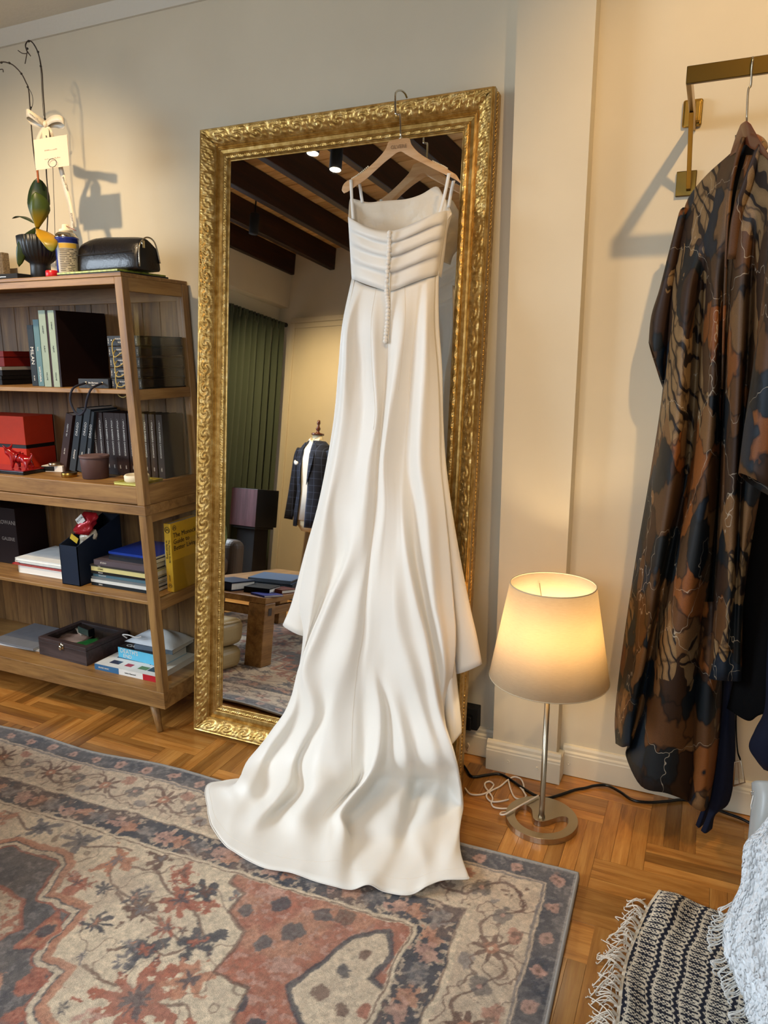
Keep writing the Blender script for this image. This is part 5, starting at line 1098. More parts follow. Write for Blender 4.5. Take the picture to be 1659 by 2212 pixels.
# robe fabric
m, nt, b, o = nodes('robecloth'); v0 = coords(nt, (1, 1, .72)); nw = noise(nt, v0, 9, 3); 
ad = N(nt, 'ShaderNodeVectorMath', operation='MULTIPLY_ADD'); nt.links.new(nw.outputs['Color'], ad.inputs[0]); ad.inputs[1].default_value = (.13, .13, .13); nt.links.new(v0, ad.inputs[2]); vv = ad.outputs[0]
vo = nt.nodes.new('ShaderNodeTexVoronoi'); vo.inputs['Scale'].default_value = 11; nt.links.new(vv, vo.inputs['Vector'])
sp = nt.nodes.new('ShaderNodeSeparateColor'); nt.links.new(vo.outputs['Color'], sp.inputs[0])
cr = nt.nodes.new('ShaderNodeValToRGB'); cr.color_ramp.interpolation = 'CONSTANT'; el = cr.color_ramp.elements
stops = [(0, '0f1519'), (.24, '523419'), (.42, '6e4f2f'), (.54, '2f1d10'), (.68, '0f1c28'), (.78, '74431a'), (.88, '46301b')]
while len(el) < len(stops): el.new(.5)
for e, (p, c) in zip(el, stops): e.position = p; e.color = lin(c)
nt.links.new(sp.outputs[0], cr.inputs[0])
# broad plain bands of feather-like tan and ink blue
n2 = noise(nt, coords(nt, (1, 1, .5), loc=(3, 1, 2)), 5.5, 3); r2 = nt.nodes.new('ShaderNodeValToRGB'); r2.color_ramp.interpolation = 'CONSTANT'; r2.color_ramp.elements[0].color = (0, 0, 0, 1); r2.color_ramp.elements[1].position = .57; r2.color_ramp.elements[1].color = (1, 1, 1, 1); nt.links.new(n2.outputs['Fac'], r2.inputs[0])
wv = nt.nodes.new('ShaderNodeTexWave'); wv.inputs['Scale'].default_value = 9; wv.inputs['Distortion'].default_value = 9; wv.inputs['Detail'].default_value = 2; nt.links.new(coords(nt, (1, 1, 1), rot=(0, .5, .3)), wv.inputs['Vector'])
tan = ramp(nt, wv.outputs['Fac'], [(.08, '1c110b'), (.16, '71593a'), (1, '826744')])
m1 = nt.nodes.new('ShaderNodeMixRGB'); nt.links.new(r2.outputs[0], m1.inputs[0]); nt.links.new(cr.outputs[0], m1.inputs[1]); nt.links.new(tan, m1.inputs[2])
ve = nt.nodes.new('ShaderNodeTexVoronoi'); ve.feature = 'DISTANCE_TO_EDGE'; ve.inputs['Scale'].default_value = 11; nt.links.new(vv, ve.inputs['Vector'])
ed = ramp(nt, ve.outputs['Distance'], [(.0, (.25, .22, .2)), (.05, (1, 1, 1))]); m2 = nt.nodes.new('ShaderNodeMixRGB'); m2.blend_type = 'MULTIPLY'; m2.inputs[0].default_value = 1; nt.links.new(m1.outputs[0], m2.inputs[1]); nt.links.new(ed, m2.inputs[2])
vt = nt.nodes.new('ShaderNodeTexVoronoi'); vt.feature = 'DISTANCE_TO_EDGE'; vt.inputs['Scale'].default_value = 4.5; nt.links.new(vv, vt.inputs['Vector'])
tw = ramp(nt, vt.outputs['Distance'], [(.0, (.7, .7, .7)), (.0028, (0, 0, 0))]); m3 = nt.nodes.new('ShaderNodeMixRGB'); nt.links.new(tw, m3.inputs[0]); nt.links.new(m2.outputs[0], m3.inputs[1]); m3.inputs[2].default_value = lin('b9ad98')
gr = noise(nt, coords(nt), 700, 2); g2 = ramp(nt, gr.outputs['Fac'], [(.3, (.7, .7, .7)), (.7, (1.15, 1.15, 1.15))]); m4 = nt.nodes.new('ShaderNodeMixRGB'); m4.blend_type = 'MULTIPLY'; m4.inputs[0].default_value = 1; nt.links.new(m3.outputs[0], m4.inputs[1]); nt.links.new(g2, m4.inputs[2])
nt.links.new(m4.outputs[0], b.inputs['Base Color']); b.inputs['Roughness'].default_value = .55; b.inputs['Specular IOR Level'].default_value = .3; bump(nt, b, gr.outputs['Fac'], .15, .001)
mat('darkhanger', '5a2a14', .3, coat=.4); mat('blackcloth', '040405', .9, spec=.1, bmp=.3, bs=500); mat('navycloth', '0b1022', .85, spec=.2, bmp=.3, bs=500); mat('robelining', '120e0d', .7)
rb_ = thing('patterned_robe', at(1600, 1000, 2.05), 'long brown and ink-blue leaf-patterned robe hanging on the brass rail', 'robe')
def panel(root, rows, name, m_, ku=6, kv=6, solid=.0015):
    return MB().grid(smoothgrid([[at(*p) for p in r2] for r2 in rows], ku, kv)).build(name, m_, root, smooth=True, solid=solid)
def prow(y, *xy): return [(x, y, Y) for x, Y in xy]
panel(rb_, [
 prow(330, (1580, 2.10), (1584, 2.09), (1588, 2.08), (1591, 2.07), (1594, 2.06), (1597, 2.05), (1600, 2.045)),
 prow(385, (1520, 2.20), (1534, 2.17), (1548, 2.14), (1558, 2.12), (1566, 2.10), (1573, 2.08), (1580, 2.07)),
 prow(440, (1482, 2.27), (1505, 2.21), (1527, 2.165), (1542, 2.14), (1554, 2.11), (1563, 2.09), (1571, 2.08)),
 prow(530, (1462, 2.29), (1484, 2.22), (1508, 2.175), (1526, 2.15), (1544, 2.10), (1556, 2.08), (1568, 2.075)),
 prow(640, (1446, 2.30), (1462, 2.21), (1488, 2.155), (1514, 2.20), (1532, 2.10), (1549, 2.07), (1565, 2.10)),
 prow(840, (1432, 2.32), (1447, 2.20), (1474, 2.145), (1502, 2.22), (1522, 2.10), (1543, 2.06), (1560, 2.13)),
 prow(1030, (1404, 2.32), (1426, 2.20), (1456, 2.145), (1484, 2.23), (1506, 2.10), (1530, 2.065), (1554, 2.14)),
 prow(1200, (1375, 2.32), (1402, 2.20), (1428, 2.15), (1448, 2.24), (1476, 2.10), (1508, 2.07), (1540, 2.15)),
 prow(1400, (1345, 2.32), (1372, 2.20), (1396, 2.16), (1408, 2.25), (1438, 2.10), (1478, 2.075), (1520, 2.16)),
 prow(1540, (1329, 2.32), (1348, 2.21), (1368, 2.18), (1382, 2.26), (1412, 2.11), (1458, 2.085), (1508, 2.16)),
 [(1330, 1606, 2.33), (1345, 1614, 2.22), (1360, 1612, 2.19), (1352, 1632, 2.26), (1385, 1698, 2.12), (1442, 1714, 2.095), (1500, 1736, 2.16)]], 'left_front', 'robecloth')
panel(rb_, [
 prow(335, (1612, 2.03), (1622, 2.01), (1634, 1.99), (1646, 1.97), (1660, 1.95), (1680, 1.93)),
 prow(420, (1590, 2.06), (1608, 2.02), (1626, 2.0), (1644, 1.97), (1664, 1.94), (1690, 1.92)),
 prow(560, (1574, 2.09), (1592, 2.02), (1612, 2.0), (1628, 2.02), (1652, 1.94), (1684, 1.92)),
 prow(740, (1565, 2.12), (1580, 2.02), (1604, 1.99), (1618, 2.05), (1644, 1.94), (1680, 1.92)),
 prow(930, (1558, 2.14), (1572, 2.03), (1594, 1.99), (1606, 2.06), (1630, 1.95), (1670, 1.93)),
 prow(1110, (1552, 2.14), (1566, 2.03), (1586, 2.0), (1598, 2.05), (1612, 1.99), (1634, 2.0)),
 prow(1300, (1540, 2.13), (1556, 2.04), (1576, 2.0), (1588, 2.03), (1598, 2.02), (1606, 2.05)),
 [(1524, 1462, 2.13), (1540, 1468, 2.05), (1560, 1470, 2.02), (1580, 1471, 2.03), (1594, 1472, 2.03), (1602, 1470, 2.06)]], 'right_front', 'robecloth')
panel(rb_, [
 prow(1300, (1505, 2.18), (1520, 2.13), (1540, 2.11), (1560, 2.15)), prow(1420, (1500, 2.18), (1516, 2.12), (1538, 2.10), (1560, 2.15)), prow(1560, (1490, 2.18), (1508, 2.12), (1532, 2.10), (1556, 2.16)),
 prow(1660, (1486, 2.18), (1504, 2.12), (1528, 2.10), (1546, 2.17)), [(1478, 1722, 2.18), (1496, 1742, 2.12), (1520, 1752, 2.11), (1534, 1728, 2.17)]], 'inner_front', 'robecloth')
panel(rb_, [prow(292, (1588, 2.10), (1610, 2.10), (1640, 2.04)), prow(330, (1586, 2.12), (1606, 2.12), (1632, 2.06)), prow(400, (1566, 2.15), (1584, 2.16), (1606, 2.09)), prow(500, (1556, 2.16), (1572, 2.17), (1592, 2.1)), prow(800, (1552, 2.18), (1560, 2.2), (1572, 2.14)), prow(1200, (1535, 2.2), (1545, 2.22), (1560, 2.16)), prow(1460, (1515, 2.2), (1530, 2.22), (1560, 2.18))], 'inner_lining', 'robelining')
# sleeves: open tubes with a dark inside
def sleeve(path, n_=14):
    P = []
    for (x, y, Y, hw, dp, tl) in path:
        c_ = at(x, y, Y); a = at(x + hw, y, Y); ax = a - c_; P.append([c_ + (ax + np.array([0, 0, -tl])) * math.cos(2 * math.pi * k / n_) + np.array([0, dp, -.02]) * math.sin(2 * math.pi * k / n_) for k in range(n_)])
    P = [smoothpts([P[i][k] for i in range(len(P))], 5) for k in range(n_)]; P = [[P[k][i] for k in range(n_)] for i in range(len(P[0]))]
    MB().grid(P, close_v=True).build('sleeve', 'robecloth', rb_, smooth=True, solid=.002)
sleeve([(1478, 470, 2.29, 12, .04, 0), (1456, 560, 2.31, 13, .055, 0), (1441, 640, 2.325, 17, .07, .01), (1428, 710, 2.335, 23, .07, .03), (1418, 790, 2.34, 20, .065, .066)])
sleeve([(1690, 420, 1.86, 20, .06, 0), (1678, 620, 1.86, 28, .075, 0), (1664, 800, 1.87, 38, .085, .01), (1650, 950, 1.88, 46, .09, .02), (1640, 1050, 1.88, 48, .09, .03)])
P = smoothpts([at(x, y, Y) for x, y, Y in ((1606, 300, 2.035), (1594, 335, 2.03), (1583, 385, 2.04), (1575, 440, 2.045), (1570, 530, 2.04), (1566, 640, 2.05), (1560, 840, 2.08))], 6)
MB().tube(P, [.012 - .006 * i / len(P) for i in range(len(P))], 8, flat=.5).build('collar_band', 'robecloth', rb_, smooth=True)
P = smoothpts([at(x, y, Y) for x, y, Y in ((1618, 300, 2.04), (1634, 296, 2.03), (1648, 312, 1.985), (1640, 330, 1.98), (1614, 400, 2.0), (1592, 470, 2.02), (1582, 560, 2.03))], 6)
MB().tube(P, .012, 8, flat=.5).build('collar_band', 'robecloth', rb_, smooth=True)
rh = thing('wooden_hanger', at(1612, 262, RY), 'dark wooden hanger with flat metal hook holding the patterned robe', 'hanger')
hk = [at(1613, 262, RY), at(1615, 215, RY), at(1617, 192, RY), at(1622, 184, RY), at(1624, 150, RY - .009)] + [Vector(at(1624, 150, RY - .009)) + Vector((0, .009 - .012 * math.cos(t), .012 + .014 * math.sin(t))) for t in (0.3, .9, 1.57, 2.2, 2.9)]
MB().tube(smoothpts(hk, 4), .004, 8, flat=.6).build('hook', 'steel', rh, smooth=True)
rows = []
for (xt, yt), (xb_, yb2), Y in zip([(1548, 395), (1572, 350), (1590, 292), (1600, 268), (1612, 260), (1622, 268), (1640, 300), (1665, 340)], [(1552, 405), (1578, 372), (1598, 330), (1606, 315), (1612, 312), (1620, 320), (1642, 330), (1668, 355)], (2.16, 2.12, 2.07, 2.05, 2.03, 2.01, 1.98, 1.93)):
    rows.append([at(xt, yt, Y - .008), at(xb_, yb2, Y - .008), at(xb_, yb2, Y + .012), at(xt, yt, Y + .012)])
mb = MB().grid(rows, close_v=True); k = len(mb.v) - 4; mb.f += [(0, 1, 2, 3), (k, k + 3, k + 2, k + 1)]; mb.build('hanger_body', 'darkhanger', rh, smooth=True, bev=.003)
bd2 = thing('black_dress', at(1640, 1300, 2.0), 'plain black garment hanging behind the patterned robe', 'garment')
panel(bd2, [prow(330, (1640, 2.12), (1655, 2.1), (1675, 2.07), (1700, 2.02)), prow(700, (1600, 2.18), (1630, 2.12), (1670, 2.08), (1730, 2.02)), prow(1000, (1588, 2.2), (1615, 2.13), (1660, 2.07), (1740, 2.02)), prow(1250, (1592, 2.18), (1612, 2.10), (1650, 2.05), (1740, 2.02)), prow(1420, (1590, 2.16), (1612, 2.08), (1645, 2.03), (1730, 2.0)),
            [(1578, 1500, 2.14), (1604, 1515, 2.08), (1640, 1500, 2.03), (1730, 1500, 2.0)], [(1570, 1530, 2.14), (1616, 1557, 2.08), (1646, 1543, 2.03), (1730, 1530, 2.0)]], 'cloth', 'blackcloth')
tz_ = thing('navy_trousers', at(1540, 1700, 2.1), 'dark navy trousers hanging between the robe and the black garment', 'trousers')
panel(tz_, [prow(900, (1575, 2.21), (1590, 2.2), (1605, 2.22)), prow(1300, (1572, 2.2), (1582, 2.185), (1596, 2.21)), prow(1500, (1562, 2.18), (1574, 2.165), (1588, 2.19)), prow(1640, (1548, 2.17), (1566, 2.155), (1588, 2.18)), prow(1730, (1534, 2.165), (1556, 2.15), (1576, 2.175)), [(1528, 1760, 2.16), (1536, 1770, 2.15), (1546, 1758, 2.17)], [(1514, 1794, 2.155), (1524, 1800, 2.145), (1538, 1790, 2.165)]], 'leg_front', 'navycloth')
panel(tz_, [prow(1400, (1566, 2.21), (1574, 2.2), (1582, 2.22)), prow(1600, (1546, 2.2), (1556, 2.19), (1566, 2.21)), prow(1720, (1524, 2.19), (1532, 2.18), (1542, 2.2)), [(1503, 1782, 2.185), (1510, 1788, 2.175), (1520, 1780, 2.19)]], 'leg_back', 'navycloth')
bu = thing('belt_buckle', at(1598, 1660, 2.15), 'thin black strap with a square metal buckle hanging beside the navy trousers', 'strap')
MB().tube(smoothpts([at(x, y, 2.15) for x, y in ((1592, 1480), (1590, 1560), (1593, 1620), (1599, 1640))], 5), .008, 6, flat=.25).build('strap', 'blackcloth', bu, smooth=True)
MB().tube([at(x, y, 2.15) for x, y in ((1584, 1698), (1587, 1646), (1600, 1643), (1609, 1690), (1584, 1698))], .0022, 6).build('buckle_frame', 'steel', bu, smooth=True)
MB().tube([at(x, y, 2.146) for x, y in ((1594, 1646), (1597, 1694))], .0016, 6).build('buckle_pin', 'steel', bu)
nj = thing('navy_jacket', at(1650, 1600, 1.98), 'bunched dark navy jacket hem at the right edge above the silver bag', 'jacket')
panel(nj, [prow(1290, (1664, 2.02), (1680, 1.98), (1720, 1.96)), prow(1440, (1656, 2.02), (1676, 1.97), (1720, 1.95)), prow(1530, (1652, 2.0), (1670, 1.96), (1720, 1.94)), prow(1575, (1632, 2.0), (1654, 1.95), (1720, 1.93)), prow(1612, (1618, 2.0), (1648, 1.945), (1720, 1.93)), [(1634, 1642, 2.0), (1656, 1652, 1.95), (1720, 1670, 1.93)], [(1650, 1662, 2.02), (1665, 1668, 1.98), (1720, 1690, 1.95)]], 'hem_fold', 'navycloth')
# silver bag and lace gown in the corner
sb = thing('silver_bag', fz(1665, 1800, .2), 'grey satin garment bag with a metal eyelet behind the lace gown', 'bag')
satin('greysatin', 'a8aaa6', .35)
panel(sb, [[(1624, 1690, 1.95), (1640, 1686, 1.92), (1700, 1690, 1.9)], [(1624, 1730, 1.93), (1645, 1722, 1.89), (1700, 1725, 1.88)], [(1618, 1790, 1.90), (1640, 1780, 1.86), (1700, 1790, 1.85)], [(1612, 1850, 1.87), (1640, 1850, 1.84), (1700, 1860, 1.83)], [(1600, 1960, 1.84), (1650, 1965, 1.82), (1700, 1970, 1.80)]], 'bag_cloth', 'greysatin')
MB().tube([Vector(at(1627, 1714, 1.925)) + Vector((.006 * math.cos(t * .3), 0, .006 * math.sin(t * .3))) for t in range(22)], .0014, 6).build('eyelet', 'chrome', sb, smooth=True)
MB().tube([at(x, y, 1.92) for x, y in ((1627, 1718), (1622, 1740), (1625, 1770))], .0012, 6).build('drawstring', 'white', sb, smooth=True)
m, nt, b, o = nodes('lace'); b.inputs['Base Color'].default_value = lin('e6e9ea'); b.inputs['Roughness'].default_value = .6; b.inputs['Sheen Weight'].default_value = .3
v0 = coords(nt); nw = noise(nt, v0, 14, 3); ad = N(nt, 'ShaderNodeVectorMath', operation='MULTIPLY_ADD'); nt.links.new(nw.outputs['Color'], ad.inputs[0]); ad.inputs[1].default_value = (.12, .12, .12); nt.links.new(v0, ad.inputs[2])
w1 = nt.nodes.new('ShaderNodeTexVoronoi'); w1.feature = 'SMOOTH_F1'; w1.inputs['Scale'].default_value = 48; nt.links.new(ad.outputs[0], w1.inputs['Vector'])
w2 = nt.nodes.new('ShaderNodeTexWave'); w2.inputs['Scale'].default_value = 22; w2.inputs['Distortion'].default_value = 14; w2.inputs['Detail'].default_value = 3; nt.links.new(v0, w2.inputs['Vector'])
mm = N(nt, 'ShaderNodeMath', operation='MULTIPLY_ADD'); nt.links.new(w2.outputs['Fac'], mm.inputs[0]); mm.inputs[1].default_value = .7; nt.links.new(w1.outputs['Distance'], mm.inputs[2]); bump(nt, b, mm.outputs[0], .8, .0045)
lg = thing('lace_gown', fz(1660, 2150, 0), 'heap of white embroidered lace gown in the bottom right corner', 'gown')
rows = []
for (xl_, yy, Y0) in ((1668, 1752, 1.74), (1640, 1790, 1.72), (1610, 1822, 1.70), (1605, 1865, 1.69), (1600, 1912, 1.68), (1576, 1962, 1.665), (1563, 2005, 1.64), (1568, 2060, 1.61), (1590, 2112, 1.585), (1610, 2160, 1.56), (1612, 2190, 1.545), (1640, 2230, 1.525)):
    rows.append([(xl_ + 6, yy + 4, Y0 + .06), (xl_, yy, Y0 + .02), (xl_ + 12, yy + 6, Y0 - .02), (xl_ + 30, yy + 2, Y0 - .03), (xl_ + 55, yy + 8, Y0 - .07), (xl_ + 85, yy + 2, Y0 - .07), (xl_ + 120, yy + 6, Y0 - .11), (xl_ + 180, yy, Y0 - .12)])
P = smoothgrid([[at(*p) for p in r2] for r2 in rows], 10, 10)
for i, r2 in enumerate(P):
    for j, p in enumerate(r2):
        d = .006 * math.sin(.9 * i + 1.3 * math.sin(.5 * j)) * math.sin(.8 * j + .4 * i) + .004 * math.sin(2.1 * j - 1.1 * i); p[1] -= d; p[0] -= .35 * d; p[2] = max(p[2], .016)
MB().grid(P).build('lace_cloth', 'lace', lg, smooth=True, solid=.002)
mb = MB(); rs = random.Random(11)
for k in range(46):
    t_ = rs.random(); i = min(len(P) - 1, int((.42 + .55 * t_) * len(P))); p = Vector(P[i][rs.randint(8, 13)]); a = rs.uniform(2.6, 4.4)
    q1 = p + Vector((-.012, -.012, -.004)); q2 = q1 + Vector((.022 * math.cos(a), -.012, .012 * math.sin(a))); mb.tube(smoothpts([p, q1, q2, q2 + Vector((.008, -.003, -.01))], 3), .0013, 5)
o = mb.build('thread_fringe', 'white', lg, smooth=True); o['kind'] = 'stuff'
# woven mat with knotted fringe
def make_mat():
    du, dv = .0017, .0017; U = np.arange(0, .44, du); V = np.arange(0, .62, dv); UU, VV = np.meshgrid(U, V, indexing='ij')
    lefts = np.array([fz(x, y, .012)[:2] for x, y in ((1425, 1919), (1396, 1960), (1374, 2008), (1352, 2062), (1340, 2120), (1330, 2212), (1322, 2300))])
    seg = np.concatenate([[0], np.cumsum(np.hypot(*np.diff(lefts, axis=0).T))]); lx = np.interp(V, seg, lefts[:, 0]); ly = np.interp(V, seg, lefts[:, 1])
    k_ = 25; ker = np.ones(k_) / k_; lx = np.convolve(np.pad(lx, k_ // 2, 'edge'), ker, 'valid'); ly = np.convolve(np.pad(ly, k_ // 2, 'edge'), ker, 'valid')
    d = np.array(fz(1565, 1968, .012)[:2]) - np.array(fz(1425, 1919, .012)[:2]); d /= np.linalg.norm(d)
    X = lx[None, :] + d[0] * UU; Y = ly[None, :] + d[1] * UU
    per = .058; uu = (UU + .004 * np.sin(VV * 40)) % per; zz = .0185; vz = VV % zz
    navy, crm = srgb('1f1f2c'), srgb('e2d6c0'); C = np.zeros(UU.shape + (3,)); C[:] = crm
    chk = ((np.floor(UU / .0045) + np.floor(VV / .0045)) % 2).astype(bool)
    inner = (uu > .0135) & (uu < .0605); C[inner & chk] = navy
    loop = np.abs(np.hypot((uu - .036) / .021, (vz - zz / 2) / (zz * .5)) - .86) < .13; C[loop & inner] = crm
    core = (np.abs(vz) < .0028) | (np.abs(vz - zz) < .0028); C[core & inner & (uu > .02)] = navy
    zig = .008 + .0035 * (2 * np.abs((VV / .0185) % 1 - .5) * 2 - 1); C[np.abs(uu - zig) < .0052] = navy; C[(uu > .0155) & (uu < .0175)] = crm
    C[UU < .008] = crm
    Z = .0085 + .0012 * (np.sin(UU * 2 * math.pi / .0045) * np.sin(VV * 2 * math.pi / .0045)) + .02 * np.exp(-((UU - .05) / .035) ** 2) * np.exp(-((VV - .08) / .09) ** 2) + .012 * np.exp(-((UU - .02) / .03) ** 2) * np.exp(-((VV - .42) / .1) ** 2)
    nu, nv = UU.shape; co = np.stack([X, Y, Z], -1).reshape(-1, 3); idx = np.arange(nu * nv).reshape(nu, nv)
    q = np.stack([idx[:-1, :-1], idx[:-1, 1:], idx[1:, 1:], idx[1:, :-1]], -1).reshape(-1, 4); return co, q, C.reshape(-1, 3), nu, nv
co, q, C, nu, nv = make_mat(); mroot2 = thing('woven_mat', (float(co[0, 0]), float(co[0, 1]), 0), 'navy and cream woven mat with knotted fringe in the bottom right corner', 'mat')
vcol('weave', .95, .1, .15, .4, 900, .002); A = co.reshape(nu, nv, 3).copy(); co[:, 0] -= mroot2.location[0]; co[:, 1] -= mroot2.location[1]
link('weave', npmesh('weave', co, q, C), 'weave', mroot2, smooth=True, solid=.003)
mat('fringe', 'ddd0bd', .9); rs = random.Random(4)
for k in range(23):
    j = int((.15 + .036 * k) * nv) if k < 23 else nv - 1
    if j >= nv: break
    p = Vector(A[0, j]); mb = MB(); a0 = math.pi + rs.uniform(-.5, .7)
    for s_ in range(5):
        a = a0 + rs.uniform(-.5, .5); L_ = rs.uniform(.035, .065); c1 = p + Vector((math.cos(a), math.sin(a), 0)) * L_ * .45 + Vector((0, 0, rs.uniform(.006, .02))); e_ = p + Vector((math.cos(a + rs.uniform(-.7, .7)), math.sin(a + rs.uniform(-.7, .7)), 0)) * L_
        e_.z = .003; c1.z = max(c1.z, .006); mb.tube(smoothpts([p + Vector((.004, 0, 0)), c1, e_, e_ + Vector((rs.uniform(-.012, .012), rs.uniform(-.012, .012), .001))], 4), .0014, 5)
    mb.ball(p + Vector((-.003, 0, .001)), .0048, n=7, k=5).build('tassel', 'fringe', mroot2, smooth=True)
# ------------------------------------------------------------------ cables and socket
zo = lambda x, y: (980 + x / 5.53, 1500 + y / 5.53)
def floorpath(pts, z=.005): return [fz(*zo(x, y), z) for x, y in pts]
mb = MB()
for pts in ([(1010, 1280), (920, 1330), (830, 1380), (700, 1455), (610, 1498), (555, 1480), (575, 1430), (640, 1398), (660, 1365), (560, 1362), (480, 1345), (450, 1300), (466, 1240), (430, 1175), (380, 1110), (375, 1060), (430, 1040), (476, 1075), (450, 1125), (380, 1180), (280, 1200), (190, 1185), (135, 1120)],
            [(660, 1255), (540, 1280), (450, 1278), (398, 1235), (400, 1185), (470, 1140), (560, 1095), (640, 1028), (720, 985), (800, 1010), (836, 1085), (832, 1150), (870, 1215)], [(655, 1030), (680, 1130), (725, 1225), (790, 1250), (860, 1225), (830, 1150), (770, 1080)], [(165, 580), (185, 620), (160, 670)]):
    P = floorpath(pts) if pts[0][0] != 165 else [at(*zo(x, y), 2.40) for x, y in pts]
    P = smoothpts(P, 5)
    if pts[0][0] == 1010:
        for i, p in enumerate(P):
            if i < 34: p[2] += .022 * math.sin(min(1, (34 - i) / 20) * math.pi / 2); 
        P = [fz(*zo(*q_), .028) if False else p for p, q_ in zip(P, P)]
    mb.tube(P, .0029, 8)
o = mb.build('power_cord', mat('whitecord', 'e8d9c8', .45), lroot, smooth=True)
ec = thing('extension_cable', fz(1300, 1700, 0), 'black extension cable snaking along the baseboard behind the lamp', 'cable')
P = floorpath([(120, 850), (160, 910), (200, 970), (260, 985), (400, 962), (540, 950), (650, 1000), (760, 1075), (900, 1165), (1000, 1215), (1130, 1238), (1300, 1190), (1450, 1140)], .006) + [fz(x, y, .006) for x, y in ((1265, 1702), (1285, 1697), (1312, 1697), (1340, 1711), (1366, 1728), (1400, 1733), (1440, 1731), (1480, 1728), (1530, 1742), (1562, 1754), (1600, 1768), (1640, 1786), (1700, 1800))]
MB().tube(smoothpts(P, 5), .0048, 8).build('cable', 'blackgloss', ec, smooth=True)
a, b2 = at(1010, 1515, 2.425), at(1040, 1575, 2.425)
so = thing('power_socket', (a[0], 2.43, b2[2]), 'black double power socket box on the wall beside the mirror', 'socket')
MB().box(a[0] - .07, 2.385, b2[2] + .01, b2[0] - .005, 2.4295, a[2] - .005).build('socket_box', 'blackmatte', so, bev=.003)
MB().box(a[0] - .065, 2.36, b2[2] + .018, b2[0] - .022, 2.385, a[2] - .028).build('plug', 'black', so, bev=.004)
# ------------------------------------------------------------------ the part of the room seen in the mirror
mat('curtaincloth', '3f4939', .85, sheen=.2, bmp=.2, bs=300)
cu = thing('window_curtain', PQ(-4.05, -.5, 0), 'dark green full-length curtain gathered on a black rod', 'curtain')
G = []
nq = 150
for z in (2.56, 2.53, 2.5, 2.46, 2.3, 2.0, 1.5, 1.0, .5, .02):
    row = []
    for k in range(nq):
        a = k / (nq - 1); q_ = -.865 + a * .74; amp = .012 if z > 2.49 else (.02 + .022 * min(1, (2.5 - z) / .8)); ph = a * 2 * math.pi * (15 if z > 2.47 else 8.5)
        row.append(PQ(-4.06 + amp * math.sin(ph + .8 * math.sin(a * 9)) + .006 * math.sin(ph * 2.3), q_ + .004 * math.sin(ph * .5) + (.03 * a * (2.5 - z) / 2.5), z))
    G.append(row)
MB().grid([[np.array(p) for p in r2] for r2 in G]).build('curtain_cloth', 'curtaincloth', cu, smooth=True, solid=.002)
MB().tube([PQ(-4.07, -.895, 2.545), PQ(-4.07, 1.5, 2.545)], .012, 12).build('curtain_rod', 'blackmatte', cu, smooth=True); MB().ball(PQ(-4.07, -.9, 2.545), .022, n=12, k=8).build('rod_finial', 'blackmatte', cu, smooth=True)
cu2 = thing('window_curtain', PQ(-4.05, 1.6, 0), 'second dark green curtain at the other end of the window', 'curtain')
MB().grid([[np.array(PQ(-4.06 + .03 * math.sin(k * .9), 1.45 + .012 * k, z)) for k in range(50)] for z in (2.52, 1.3, .02)]).build('curtain_cloth', 'curtaincloth', cu2, smooth=True, solid=.002)
# loudspeaker on its stand
A_, B_ = Vector((-3.87, -.92, 0)), Vector((-3.565, -.87, 0)); fx = (B_ - A_).normalized(); ms = frame(A_, fx, (-fx.y, fx.x, 0)); sw2 = (B_ - A_).length
sk = thing('loudspeaker', A_ + Vector((.15, -.1, .602)), 'boxy loudspeaker with a pinkish wood veneer side and black front', 'speaker')
MB().box(0, -.28, .602, sw2, 0, .937, m=ms).build('cabinet', 'black', sk, bev=.003)
MB().box(0.002, .0002, .606, sw2 - .002, .004, .933, m=ms).build('veneer', wood('rosewood', '3c2328', '54353a', '6a474c', 'z', .35, .5), sk)
ss = thing('speaker_stand', A_ + Vector((.15, -.1, 0)), 'black pedestal stand under the loudspeaker', 'stand')
MB().box(.02, -.26, .582, sw2 - .02, -.02, .6, m=ms).build('top_plate', 'black', ss, bev=.002); MB().box(.05, -.23, .02, sw2 - .05, -.05, .582, m=ms).build('column', 'blackmatte', ss, bev=.003); MB().box(-.01, -.29, 0.0005, sw2 + .01, .01, .02, m=ms).build('base_plate', 'black', ss, bev=.002)
# armchair with floral cushion
mat('hide', '4a3b30', .5, bmp=.2, bs=120, bd=.002)
ar = thing('armchair', (-3.5, .3, 0), 'brown leather armchair with rounded arms', 'armchair')
for Y0, Y1 in ((-.10, .07), (.68, .85)): MB().box(-3.85, Y0, .12, -3.12, Y1, .555).build('arm', 'hide', ar, bev=.06, seg=5)
MB().box(-3.85, .07, .12, -3.16, .68, .30).build('seat_base', 'hide', ar, bev=.02); MB().box(-3.72, .075, .30, -3.14, .675, .43).build('seat_cushion', 'hide', ar, bev=.04, seg=4); MB().box(-3.98, -.1, .12, -3.78, .85, .82).build('backrest', 'hide', ar, bev=.05, seg=4)
for x, y in ((-3.9, -.05), (-3.29, -.05), (-3.9, .8), (-3.29, .8)): MB().box(x - .025, y - .025, -.0025, x + .025, y + .025, .12).build('leg', 'darkwood', ar)
mat('floral', '56663a', .8, var=.7, vs=22)
cs = thing('floral_cushion', (-3.2, .29, .43), 'green leafy-print cushion on the armchair', 'cushion', rot=(0, R(-14), R(20)))
MB().ball((0, 0, .18), .075, .19, .18, 20, 12).build('cushion_body', 'floral', cs, smooth=True, world=False)
